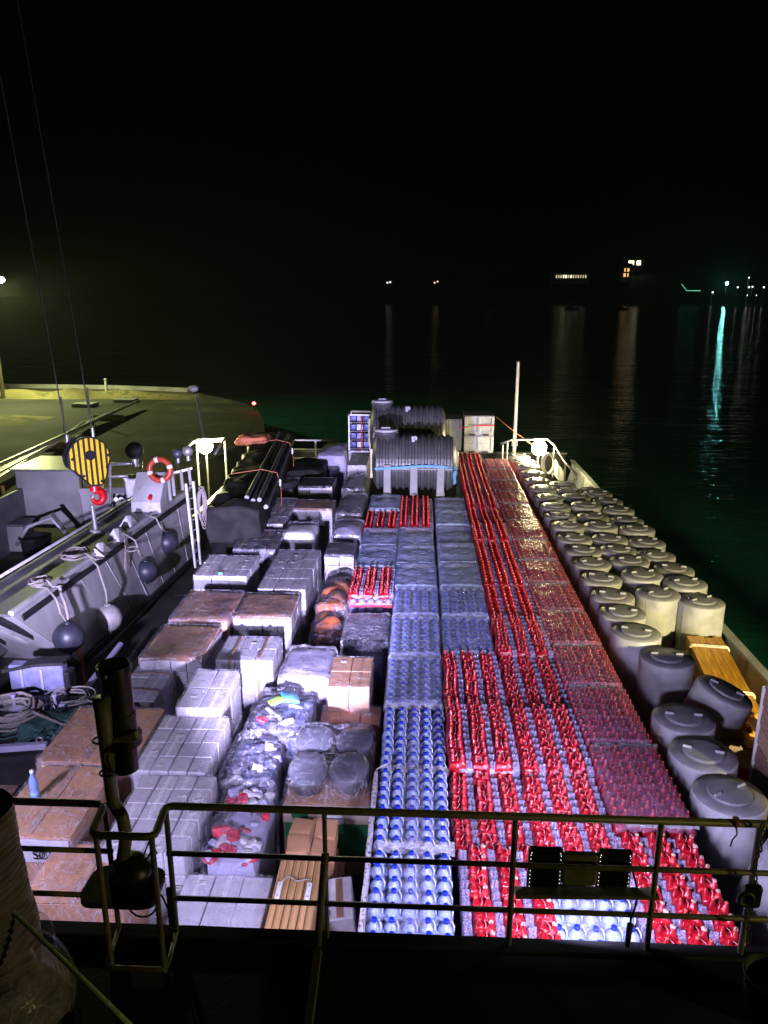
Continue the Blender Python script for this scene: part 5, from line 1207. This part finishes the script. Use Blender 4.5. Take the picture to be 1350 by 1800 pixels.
MB().cyl(atY(162, 888, 15.2), atY(168, 930, 15.2), .05, None, 12).build('rod', M['galv'], o); MB().cyl(atY(168, 930, 15.2), atY(168, 934, 15.2), .12, None, 12).build('foot', M['galv'], o)

# tarpaulin-covered stack with pipes
o = thing('tarped_stack', 'long black tarpaulin-covered stack with metal pipes along its top edge', 'covered stack', (-4.70, 21.9, 0)); o.rotation_euler.z = .085
inst('tarpaulin', MB().soft((0, 0, 1.18), (1.25, 10.0, 2.15), 44, .10, .12, 2.3, 3, 0, .05).mesh('tarpaulin', M['tarp']), o)
inst('base', MB().box((0, 0, .07), (1.4, 10, .12)).mesh('base', M['pallet']), o)
for k in range(4): inst('pipe', MB().cyl((.62-.16*k+.1, -4.8+.1*k, 2.28+.05*(k % 2)-.10*max(0, 1-k)), (.62-.16*k+.1, 3.6+.2*k, 2.30+.05*(k % 2)-.1*max(0, 1-k)), .055, None, 12).mesh('pipe', M['aludark']), o)
for yy in (-2.0, 2.3):
    pts = [(-.5, yy-.1, 2.36), (.3, yy, 2.46), (.72, yy, 2.36), (.82, yy-.05, 1.9), (.85, yy-.4, 1.2), (.86, yy-.7, .6)]
    m = MB()
    for a, b in zip(pts, pts[1:]): m.beam(a, b, .06, .012, up=(1, 0, 0) if abs(a[2]-b[2]) > .3 else (0, 0, 1))
    inst('strap', m.mesh('strap', M['orangestrap']), o); inst('buckle', MB().box((.80, yy-.05, 2.1), (.07, .09, .2), .015).mesh('buckle', M['galv']), o)
p = atY(435, 768, 26.5)
o = tag(MB().soft((0, 0, 0), (1.0, .8, .3), 8, .12, .09, 4, 2).build('folded_cloth', M['orangestrap'], None, off=(0, 0, 0)), 'crumpled orange cloth lying on the far end of the covered stack', 'cloth'); o.location = (-5.45, 24.6, 2.38)

# port side deck with ropes, net, planks and locker
o = struct(MB().box((-7.0, 8.2, .44), (4.0, 4.9, .88), .02).build('side_deck', M['deck']))
o = thing('plank_hatch', 'weathered wooden planks laid on the port side deck', 'planks', (-5.9, 7.6, .88))
for k in range(9): inst('plank', MB().box((0, 0, 0), (1.7, .19, .04), .004).mesh('plank', M['woodw']), o, (rnd(-.03, .03), -1.0+k*.2, .024), (0, 0, rnd(-.01, .01)))
A_, B_ = at(-30, 1318, .96), at(83, 1310, .96)
o = thing('deck_rail', 'low pale steel kerb bar with a shackle between the net and the planks', 'bar', (A_+B_)/2)
MB().beam(A_, B_, .10, .09, 0, .012).build('bar', M['lilac'], o); MB().torus(B_-Vector((.1, 0, -.08)), .045, .012, RX(PI/2), 14, 6).build('shackle', M['galv'], o)
A_, B_ = at(-20, 1248, .96), at(116, 1240, .96)
o = thing('deck_rail', 'low pale steel bar with two pegs behind the rope coil', 'bar', (A_+B_)/2)
MB().beam(A_, B_, .09, .08, 0, .012).build('bar', M['lilac'], o)
for x in (26, 98): q_ = at(x, 1244, .98); MB().cyl(q_, q_+Vector((0, 0, .22)), .025, None, 10).cyl(q_+Vector((0, 0, .2)), q_+Vector((0, 0, .23)), .04, None, 10).build('peg', M['lilac'], o)
p = at(22, 1268, .9); coil('big pale rope coil heaped on the port side deck', (p.x, p.y, .9), .42, 13, .022, h=.22, sx=1.15)
p = at(118, 1240, .9); coil('slack pale rope loops beside the green net', (p.x, p.y+.15, .92), .34, 4, .016, h=.05, sx=1.2, sy=1.0)
p = at(84, 1282, .9); o = thing('green_net', 'heap of dark green netting beside the pale rope coil', 'net', (p.x, p.y, .9))
m = MB(); rr = random.Random(5)
m.soft((p.x, p.y, .95), (.72, .5, .24), 12, .11, .09, 5, 3)
for k in range(26):
    pts = []; a = rr.uniform(0, 6.3); q_ = Vector((p.x+rr.uniform(-.3, .3), p.y+rr.uniform(-.22, .22), 1.02))
    for j in range(7): a += rr.uniform(-.8, .8); q_ = q_+Vector((math.cos(a)*.08, math.sin(a)*.07, rr.uniform(-.03, .03))); q_.z = max(.93, min(1.13-.35*abs(q_.x-p.x), q_.z)); pts.append(q_.copy())
    m.tube(pts, .014, 5)
m.build('netting', M['ropeg'], o); coil2 = MB().tube([(p.x-.3, p.y-.2, .92), (p.x-.5, p.y-.3, .91), (p.x-.7, p.y-.22, .91)], .014, 5).build('tail', M['ropeg'], o)
c0, c1 = atY(22, 1232, 10.7), atY(108, 1172, 10.7)
o = thing('deck_locker', 'pale lilac steel locker at the foot of the workboat bow', 'locker', ((c0.x+c1.x)/2, 11.0, .6))
MB().box(((c0.x+c1.x)/2, 10.8, (c0.z+c1.z)/2), (c1.x-c0.x, .2, c1.z-c0.z), .02).build('body', mat('lilac_paint', (.26, .27, .46), .4, bump=.05), o)
MB().beam((c0.x-.1, 10.8, c1.z-.10), (c0.x+.5*(c1.x-c0.x), 10.8, c1.z+.02), .26, .05).beam((c0.x+.5*(c1.x-c0.x), 10.8, c1.z+.02), (c1.x+.05, 10.8, c1.z+.06), .26, .05).build('lid', M['rubber'], o)
for t in (.25, .62): MB().box((c0.x+(c1.x-c0.x)*t, 10.685, (c0.z+c1.z)/2), (.04, .03, (c1.z-c0.z)*.85), .006).build('stiffener', M['lilac'], o)
MB().box((c1.x+.06, 10.8, (c0.z+c1.z)/2-.05), (.10, .25, c1.z-c0.z-.1), .02).build('end_post', M['rubber'], o)
o = thing('side_pipe', 'pale steel pipe running fore and aft along the port side by the workboat', 'pipe', (-5.6, 12.3, .7))
A_, B_ = at(126, 1243, .7), at(212, 1133, .7)
MB().cyl(A_, B_, .055, None, 14).build('pipe', M['lilac'], o); MB().cyl(A_-Vector((0, .04, 0)), A_+Vector((0, .04, 0)), .075, None, 14).build('collar', M['galv'], o)
for t in (.2, .8): q_ = A_.lerp(B_, t); MB().box((q_.x, q_.y, .33), (.06, .06, .66), .008).build('support', M['deck'], o)
o = thing('rope_tail', 'frayed orange rope end hanging under the first dark fender', 'rope', atX(140, 1160, -6.05))
MB().tube([atX(136, 1140, -6.1), atX(142, 1155, -6.06), atX(146, 1170, -6.0), atX(150, 1200, -5.85), atX(153, 1222, -5.75)], [.05, .03, .022, .02, .035], 8).build('rope', M['orangestrap'], o); MB().ball(atX(136, 1140, -6.1), .05, 10, 8).build('knot', M['orangestrap'], o)
for k, (yy, zz) in enumerate(((12.2, .03), (13.1, .03), (15.0, .03))):
    pass
m = MB()
o = thing('deck_runners', 'pair of dark steel rails along the deck between the workboat and the cartons', 'deck rails', (-5.2, 13.5, 0))
for x in (-5.45, -5.05): MB().box((x, 13.5, .05), (.10, 8, .09), .01).build('runner', M['rubber'], o)

# ================================================================== QUAY FURNITURE
def qpost(label, px, py, h, px2=None):
    pass
o = thing('gangway', 'long slatted metal gangway lying along the quay edge', 'gangway', qp(60, 800))
A0, A1 = qp(-40, 858), qp(268, 706.5); B0, B1 = qp(-70, 905), qp(150, 752)
n = 46
MB().beam(A0+Vector((0, 0, .45)), A0.lerp(A1, .86)+Vector((0, 0, .45)), .09, .12).build('side_beam', M['galv'], o)
MB().beam(B0+Vector((0, 0, .3)), B1+Vector((0, 0, .3)), .09, .12).build('side_beam', M['galv'], o)
MB().beam(A0.lerp(B0, .5)+Vector((0, 0, .36)), A0.lerp(A1, .86).lerp(B1, .5)+Vector((0, 0, .36)), .07, .09).build('centre_beam', M['galv'], o)
for k in range(n):
    t = k/(n-1); a = A0.lerp(A0.lerp(A1, .86), t)+Vector((0, 0, .42)); b = B0.lerp(B1, t)+Vector((0, 0, .27))
    MB().beam(a, b, .09, .06).build('slat', M['white'], o)
for t in (.05, .5, .95):
    q_ = A0.lerp(B0, .5).lerp(A0.lerp(A1, .86).lerp(B1, .5), t); MB().box(q_+Vector((0, 0, .14)), (1.6, .2, .28), .02).build('bearer', M['pallet'], o)
# street lamp at the left edge
lp = Vector((-26.6, 48.0, ZQ)); o = thing('street_lamp', 'tall quay street lamp glaring at the left edge of the picture', 'street lamp', lp)
inst('pole', MB().cyl((0, 0, 0), (0, 0, 7.4), .13, .09, 12).mesh('pole', M['rail']), o)
inst('arm', MB().tube([(0, 0, 7.2), (.4, -.3, 7.4), (1.2, -.8, 7.42)], .05, 8).mesh('arm', M['rail']), o)
inst('lantern', MB().soft((1.25, -.95, 7.40), (.34, .7, .16), 6, .06, 0, 1, 1).mesh('lantern', M['galv']), o)
inst('lens', MB().ball((1.27, -1.0, 7.25), .30, 16, 10, 0, .6).mesh('lens', glow('street_lamp_lens', (1, .92, .55), 160)), o)
lamp('street_lamp_light', 'SPOT', lp+Vector((1.27, -1.0, 6.95)), 6200, (.90, .97, .38), o, lp+Vector((4.5, -3.0, 0)), shadow_soft_size=.25, spot_size=math.radians(154), spot_blend=.3)
# globe lamp on bent post near the port lamp
g = at(340, 692, ZQ); a = atY(358, 768, 34.9); tp = atY(344, 690, 36.5)
o = thing('globe_lamp', 'unlit round globe lamp on a bent post at the end of the quay', 'lamp post', (a.x, a.y, ZQ))
MB().tube([Vector((a.x, a.y, ZQ)), a.lerp(tp, .5), a.lerp(tp, .9), tp], .06, 8).build('post', M['concw'], o)
MB().ball(tp+Vector((-.1, 0, .18)), .24, 18, 12, 0, .7).build('globe', M['skin'], o)
MB().lathe([(.07, -.08), (.12, 0), (.12, .06)], tp, 12).build('collar', M['black'], o)
lp2 = qp(150, 655); lp2 = at(150, 690, ZQ)
# red beacon at the quay tip
bq = at(447, 722, ZQ); o = thing('red_beacon', 'small red beacon light at the tip of the quay', 'beacon', bq)
MB().cyl(bq, bq+Vector((0, 0, .35)), .07, .05, 10).build('post', M['rail'], o); MB().ball(bq+Vector((0, 0, .42)), .10, 14, 10).build('lens', glow('red_lens', (1, .04, .03), 30), o)
MB().lathe([(.12, .32), (.12, .35), (.05, .36)], bq, 12).build('guard', M['black'], o)
for (x, y, nm) in ((160, 742, 'thin dark post standing on the road edge of the quay'), (115, 765, 'thin dark post nearer the gangway on the quay')):
    q_ = qp(x, y+4); o = thing('quay_rod', nm, 'post', q_); MB().cyl(q_, q_+Vector((0, 0, 1.9)), .05, .04, 8).build('post', M['galv'], o); MB().box(q_+Vector((0, 0, .03)), (.25, .25, .05), .01).build('foot', M['concw'], o)
for (x, y, nm) in ((150, 715, 'pale concrete slab lying on the quay road'), (222, 707, 'small pale slab at the far side of the quay road')):
    q_ = qp(x, y); o = thing('concrete_slab', nm, 'slab', q_); inst('slab', MB().soft((0, 0, .12), (1.3, .9, .24), 6, .05, .03, 2, x).mesh('slab', M['concw']), o); inst('lifting_eye', MB().torus((0, 0, .26), .08, .015, RX(PI/2), 12, 6).mesh('lifting_eye', M['galv']), o)
#@@PART7
# ================================================================== BRIDGE RAILING AND WHAT HANGS ON IT
YR = 4.24
rl = thing('bridge_railing', 'olive pipe guard rail across the front of the bridge deck, bent around the searchlight', 'railing', (0, YR, 2.73))
zt_, zm_, zl_ = 3.74, 3.41, 3.03
zt_ = atY(900, 1435, YR).z; zm_ = atY(900, 1520, YR).z; zl_ = atY(900, 1600, YR).z
XL, XA, XB, XR = -4.2, atY(184, 1417, YR).x, atY(291, 1419, YR).x, 4.2
YC = YR-.30; XCa, XCb = at(163, 1463, zt_).x, at(276, 1463, zt_).x
def bend(pts, k=3):
    out = [pts[0]]
    for i in range(1, len(pts)-1):
        a, b, c = Vector(pts[i-1]), Vector(pts[i]), Vector(pts[i+1]); d1 = min(.06, (a-b).length*.4); d2 = min(.06, (c-b).length*.4)
        s, e = b+(a-b).normalized()*d1, b+(c-b).normalized()*d2
        for j in range(k+1): t = j/k; out.append(s*(1-t)**2+b*2*t*(1-t)+e*t*t)
    out.append(pts[-1]); return [Vector(p) for p in out]
MB().tube(bend([(XL, YR, zt_), (XA, YR, zt_), (XCa, YC, zt_), (XCb, YC, zt_), (XB, YR, zt_), (XR, YR, zt_)]), .025, 12).build('top_rail', M['rail'], rl)
for z in (zm_, zl_):
    MB().tube([(XL, YR, z), (XA+.02, YR, z)], .018, 10).build('lower_rail', M['rail'], rl); MB().tube([(XB-.02, YR, z), (XR, YR, z)], .018, 10).build('lower_rail', M['rail'], rl)
for px in (906, 1163, 1338): 
    x = atY(px, 1440, YR).x
    MB().cyl((x, YR, 2.73), (x, YR, zt_), .020, None, 10).build('stanchion', M['rail'], rl); MB().box((x, YR, 2.745), (.12, .10, .02), .004).build('foot_plate', M['rail'], rl)
xs = atY(570, 1430, YR).x
MB().cyl((xs, YR, 2.73), (xs, YR, zt_), .016, None, 10).build('stanchion', M['rail'], rl)
MB().tube([atY(572, 1500, YR-.02), atY(563, 1600, YR-.03), at(559, 1672, 2.74)+Vector((0, 0, .05))], .026, 8).beam(at(559, 1670, 2.76), at(540, 1820, 2.76), .055, .05, 0, .006).build('brace', M['rail'], rl)
for (x, y) in ((XA, YR), (XB, YR), (XCa+.03, YC), (XCb-.02, YC)): MB().cyl((x, y, 2.73), (x, y, zt_), .019, None, 10).build('cage_post', M['rail'], rl)
MB().tube(bend([(XA, YR, 2.76), (XCa, YC-.02, 2.76), (XCb, YC-.02, 2.76), (XB, YR, 2.76)]), .018, 8).build('cage_foot', M['rail'], rl)
# searchlight on its stand
sl = thing('searchlight', 'black searchlight barrel on a bent post in the cage of the railing', 'searchlight', ((XA+XB)/2, YR-.08, 2.73))
zp = at(230, 1545, 3.2).z
pc = at(232, 1530, 3.22)
MB().prism([(pc.x+sx*(.25-.09)+.09*math.cos(math.radians(a)), YR-.12+sy*(.17-.09)+.09*math.sin(math.radians(a))) for sx, sy, aa in ((1, 1, 0), (-1, 1, 90), (-1, -1, 180), (1, -1, 270)) for a in range(aa, aa+91, 18)], 2, 3.20, 3.24).lathe([(.001, 3.24), (.15, 3.24), (.14, 3.34), (.08, 3.40), (.06, 3.41)][1:], (pc.x+.04, YR-.06, 0), 20).build('base_plate', M['black'], sl)
pl = [Vector((pc.x-.04, YR-.08, 3.24)), atY(222, 1470, YR-.05), atY(214, 1430, YR-.03), atY(200, 1415, YR-.02), atY(196, 1385, YR)]
MB().tube(bend(pl), .042, 12).build('post', M['rail'], sl)
q0, q1 = atY(197, 1400, YR-.02), atY(178, 1228, YR-.10)
MB().tube([q0, q0.lerp(q1, .5), q1], [.042, .045, .052], 14).build('yellow_arm', M['rail'], sl)
b0, b1 = atY(199, 1168, YR+.05), atY(222, 1352, YR+.02)
ax_ = (b1-b0).normalized()
body = MB()
for t0, t1, ra, rb in ((0, .06, .108, .110), (.06, .45, .098, .098), (.45, .50, .104, .104), (.50, .72, .10, .102), (.72, 1.0, .088, .080)):
    body.cyl(b0.lerp(b1, t0), b0.lerp(b1, t1), ra, rb, 24)
body.build('lamp_barrel', M['black'], sl)
MB().cyl(b0-ax_*.004, b0-ax_*.012, .095, .09, 24).build('front_glass', mat('dark_glass', (.01, .01, .012), .08), sl)
MB().ball(atY(185, 1190, YR-.06), .014, 10, 8).build('clamp_screw', M['galv'], sl)
c_ = b0.lerp(b1, .70); MB().cyl(c_-ax_*.03, c_+ax_*.03, .125, None, 24).build('flange', M['black'], sl)
MB().beam(atY(180, 1310, YR-.06), atY(243, 1290, YR-.04), .05, .07, 0, .01).build('yoke', M['rail'], sl)
for (x, y) in ((178, 1300), (190, 1357)): MB().torus(atY(x+2, y, YR-.05), .058, .007, RX(-.1), 16, 6).build('hose_clamp', M['black'], sl)
m = MB()
m.tube([atY(193, 1310, YR-.1), atY(189, 1335, YR-.13), atY(196, 1355, YR-.1), atY(206, 1362, YR-.08)], .008, 6)
m.tube([Vector((pc.x+.08, YR-.1, 3.3)), atY(262, 1480, YR-.05), atY(276, 1500, YR-.02), atY(268, 1490, YR-.02), atY(255, 1520, YR)], .007, 6)
m.torus(atY(250, 1587, YR-.04), .10, .007, RX(PI/2-.2), 24, 6).torus(atY(255, 1578, YR-.05), .08, .006, RX(PI/2-.1)@RZ(.3), 24, 6)
m.tube([atY(262, 1560, YR), atY(285, 1575, YR), atY(302, 1612, YR), atY(296, 1635, YR)], .007, 6).build('cable', M['rubber'], sl)
MB().beam(atY(298, 1560, YR), atY(304, 1628, YR-.02), .05, .03, 0, .008).build('cable_strap', M['rubber'], sl)

# LED floodlight on the railing shelf
fl = thing('led_floodlight', 'twin LED floodlight seen from behind on a shelf of the railing', 'floodlight', (1.1, YR+.06, 3.15))
f0, f1 = atY(925, 1563, YR+.08), atY(1113, 1497, YR+.08)
xm0, xm1 = atY(988, 1530, YR+.08).x, atY(1048, 1530, YR+.08).x
YF = YR+.09
LED = glow('led_panel', (.80, .80, 1.0), 55)
for (a, b) in ((f0.x, xm0), (xm1, f1.x)):
    h = MB().box(((a+b)/2, YF, (f0.z+f1.z)/2), (b-a, .05, f1.z-f0.z), .012)
    for k in range(9): h.box(((a+b)/2, YF-.034, f0.z+(f1.z-f0.z)*(k+.5)/9), ((b-a)*.72, .02, .007))
    hh = h.build('lamp_head', M['black'], fl)
    MB().box(((a+b)/2, YF+.028, (f0.z+f1.z)/2), ((b-a)*.9, .006, (f1.z-f0.z)*.88)).build('led_panel', LED, hh)
    d_ = MB()
    for k in range(11):
        d_.ball(Vector((a+.02+(b-a-.04)*k/10, YF-.027, f1.z-.022)), .0028, 6, 4)
        if k % 2 == 0: d_.ball(Vector((a+.02+(b-a-.04)*k/10, YF-.027, f0.z+.022)), .0026, 6, 4)
    for k in range(9): d_.ball(Vector((a+.016, YF-.027, f0.z+.04+(f1.z-f0.z-.08)*k/8)), .0026, 6, 4); d_.ball(Vector((b-.016, YF-.027, f0.z+.04+(f1.z-f0.z-.08)*k/8)), .0026, 6, 4)
    d_.build('vent_light', glow('vent_glow', (1, .95, .9), 2.2), hh)
MB().box(((xm0+xm1)/2, YF-.01, (f0.z+f1.z)/2+.02), (xm1-xm0, .06, (f1.z-f0.z)*.72), .01).build('driver_box', M['rail'], fl)
MB().box(((xm0+xm1)/2, YF-.01, f0.z+.02), (xm1-xm0, .05, .05), .01).build('yoke', M['black'], fl)
s0, s1 = atY(905, 1569, YR+.02), atY(1156, 1571, YR+.02)
MB().beam(s0, s1, .09, .03, 0, .005).build('shelf', M['rail'], fl)
MB().tube([atY(1112, 1530, YR+.05), atY(1121, 1565, YR+.02), atY(1118, 1590, YR-.02), atY(1109, 1615, YR-.02), atY(1106, 1640, YR-.02)], .007, 6).build('cable', M['rubber'], fl)
MB().cyl(atY(1108, 1625, YR-.03), atY(1102, 1662, YR-.03), .022, .018, 10).build('plug', M['rail'], fl)
xf = (f0.x+f1.x)/2
lamp('floodlight_light', 'AREA', (xf, YF+.06, (f0.z+f1.z)/2), 165, COOL, fl, (xf+.9, 9.0, 1.4), size=.25, spread=math.radians(165))
lamp('floodlight_beam', 'SPOT', (xf, YF+.08, f1.z), 2800, COOL, fl, (.2, 20.0, 2.0), spot_size=math.radians(34), spot_blend=.9, shadow_soft_size=.10)
def deck_flood(label, pos, area_e, spot_e, tgt, size=50):  # floodlights assumed out of view, added to light the cargo and workboat
    o = thing('led_floodlight', label, 'floodlight', pos)
    MB().box(pos, (.34, .05, .24), .012).build('lamp_head', M['black'], o)
    MB().box((pos[0], pos[1]+.028, pos[2]), (.30, .006, .2)).build('led_panel', LED, o)
    MB().box((pos[0], pos[1]-.03, pos[2]+.0), (.06, .05, .3), .01).build('bracket', M['rail'], o)
    lamp('floodlight_light', 'AREA', (pos[0], pos[1]+.06, pos[2]), area_e, COOL, o, (pos[0]+.6, pos[1]+4.5, 1.0), size=.25, spread=math.radians(165))
    lamp('floodlight_beam', 'SPOT', (pos[0], pos[1]+.08, pos[2]+.05), spot_e, COOL, o, tgt, spot_size=math.radians(size), spot_blend=.9, shadow_soft_size=.10)
deck_flood('LED floodlight at the port end of the bridge railing', (-4.9, YR+.1, 3.45), 240, 10500, (-6.4, 15.5, 2.3), 38)  # unseen lamp assumed from how the light falls on the port side
deck_flood('LED floodlight clamped under the bridge deck edge above the planks', (-1.5, 4.42, 2.5), 48, 21000, (-2.7, 21, 2.3), 40)  # hidden lamp, position and mount assumed, added to light the port cargo
deck_flood('LED floodlight clamped under the bridge deck edge below the twin floodlight', (1.5, 4.42, 2.5), 60, 1500, (.4, 17, 1.5), 46)  # hidden lamp added for the bottle rows; its mount is assumed
# assumed sodium lamp, out of view, to light the timber and barrels
WP = Vector((8.1, 1.2, 4.5)); o = thing('wing_lamp', 'sodium deck lamp on the starboard bridge wing', 'lamp', WP)
MB().box(WP, (.3, .2, .25), .03).build('housing', M['black'], o); MB().box(WP+Vector((0, .11, -.04)), (.24, .02, .18)).build('lens', glow('sodium_lens', (1, .7, .2), 20), o)
lamp('wing_lamp_light', 'SPOT', WP+Vector((0, .2, -.05)), 13000, (1, .86, .38), o, (5.3, 12.0, .7), spot_size=math.radians(40), spot_blend=1, shadow_soft_size=.12)
lamp('wing_lamp_spill', 'SPOT', WP+Vector((-.2, -.2, -.15)), 330, (1, .88, .30), o, (-1.0, 4.0, 3.0), spot_size=math.radians(70), spot_blend=1, shadow_soft_size=.12)  # second beam added so the railing catches some yellow light

# chain and pulley at the right, cable tie on the rail
ch = thing('hanging_chain', 'rusty chain hanging from the right end of the railing', 'chain', atY(1338, 1450, YR-.06))
ca, cb = atY(1340, 1452, YR-.06), atY(1312, 1655, YR-.10)
for k in range(17):
    t = k/16; p = ca.lerp(cb, t)+Vector((.012*math.sin(k*.9), 0, 0))
    MB().torus(p, .017, .0055, (RZ(PI/2*(k % 2)+.4) @ RX(PI/2)), 12, 6, sx=.8, sy=1.45).build('link', M['chain'], ch)
pk = atY(1322, 1575, YR-.09)
MB().soft(pk, (.12, .06, .17), 8, .04, .006, 6, 2).build('pulley_block', M['black'], ch); MB().torus(pk+Vector((-.05, -.03, .0)), .045, .016, RX(PI/2), 16, 8).build('pulley_wheel', M['chain'], ch)
o = thing('cord_tie', 'short piece of cord knotted on the top rail near the chain', 'cord', atY(1292, 1445, YR))
q_ = atY(1292, 1445, YR); MB().torus(q_, .031, .006, RY(PI/2), 16, 6).torus(q_+Vector((.008, 0, 0)), .031, .006, RY(PI/2+.2), 16, 6).build('knot', M['orangestrap'], o)
MB().tube([q_+Vector((0, -.03, -.02)), q_+Vector((.01, -.03, -.07)), q_+Vector((-.015, -.03, -.11)), q_+Vector((-.02, -.03, -.16))], .005, 6).build('tail', M['black'], o)
# wrapped roll at the left, rope, drum at the right
wr = thing('wrapped_roll', 'big fabric roll wound with film standing at the left edge of the bridge deck', 'wrapped roll', (-2.56, 3.62, 2.73)); wr.rotation_euler.z = 2.6
def rol(u, v):
    a = 2*PI*u; z = v*1.42; r = .30-.06*v+.12*max(0, .18-v)/.18
    r += .007*math.sin(z*150+a*2.0+2*noise.noise(Vector((math.cos(a), math.sin(a), z*3))))*(1 if v > .25 else .3)+.02*noise.noise(Vector((math.cos(a)*2, math.sin(a)*2, z*4)))+(.05*noise.noise(Vector((math.cos(a)*3, math.sin(a)*3, z*5+7))) if v < .35 else 0)
    return Vector((r*math.cos(a), r*math.sin(a), z))
inst('roll', MB().grid(64, 260, rol).mesh('roll', mat('purple_grey_fabric', (.26, .20, .23), .5, 0, .3, 7, .5, 30, stretch=(1, 1, 5))), wr)
inst('film_skirt', MB().grid(40, 14, lambda u, v: Vector(((.36+.05*noise.noise(Vector((u*9, v*4, 2)))+.10*(1-v))*math.cos(2*PI*u), (.36+.05*noise.noise(Vector((u*9, v*4, 5)))+.10*(1-v))*math.sin(2*PI*u), .01+v*.42))).mesh('film_skirt', M['film_milk']), wr)
o = thing('guy_rope', 'taut olive rope slanting down across the lower left corner', 'rope', atY(115, 1690, 3.3))
MB().tube([atY(-60, 1530, 3.7), atY(20, 1600, 3.55), atY(130, 1706, 3.32), atY(245, 1818, 3.1)], .013, 8).build('rope', M['roped'], o); MB().ball(atY(-60, 1530, 3.7), .03, 10, 8).build('knot', M['roped'], o)
p = at(1345, 1780, 2.75); o = thing('black_bucket', 'black bucket with yellow gear in the lower right corner', 'bucket', (p.x+.02, p.y+.02, 2.735))
inst('bucket', MB().lathe([(.13, 0), (.16, .26), (.168, .27), (.168, .285), (.155, .285), (.125, .04), (.001, .035)], n=28).mesh('bucket', M['rubber']), o)
inst('handle', MB().torus((0, 0, .27), .168, .006, RX(PI/2-.9), 18, 6, a0=PI, a1=2*PI).mesh('handle', M['galv']), o)
inst('gear', MB().soft((.02, -.02, .16), (.16, .14, .12), 8, .05, .04, 9, 1).mesh('gear', M['yellow']), o)

# ================================================================== THIN HAZE ADDED FOR LAMP GLOW
hm = bpy.data.materials.new('haze'); hm.use_nodes = True; t = hm.node_tree
t.nodes.remove(t.nodes['Principled BSDF'])
pv = t.nodes.new('ShaderNodeVolumePrincipled'); pv.inputs['Density'].default_value = .0003; pv.inputs['Color'].default_value = (.82, .96, .92, 1); pv.inputs['Anisotropy'].default_value = .55
t.links.new(pv.outputs[0], t.nodes['Material Output'].inputs['Volume'])
hz = MB().box((0, 1150, 48.2), (3020, 2920, 103.8)).build('haze', hm); hz['kind'] = 'stuff'
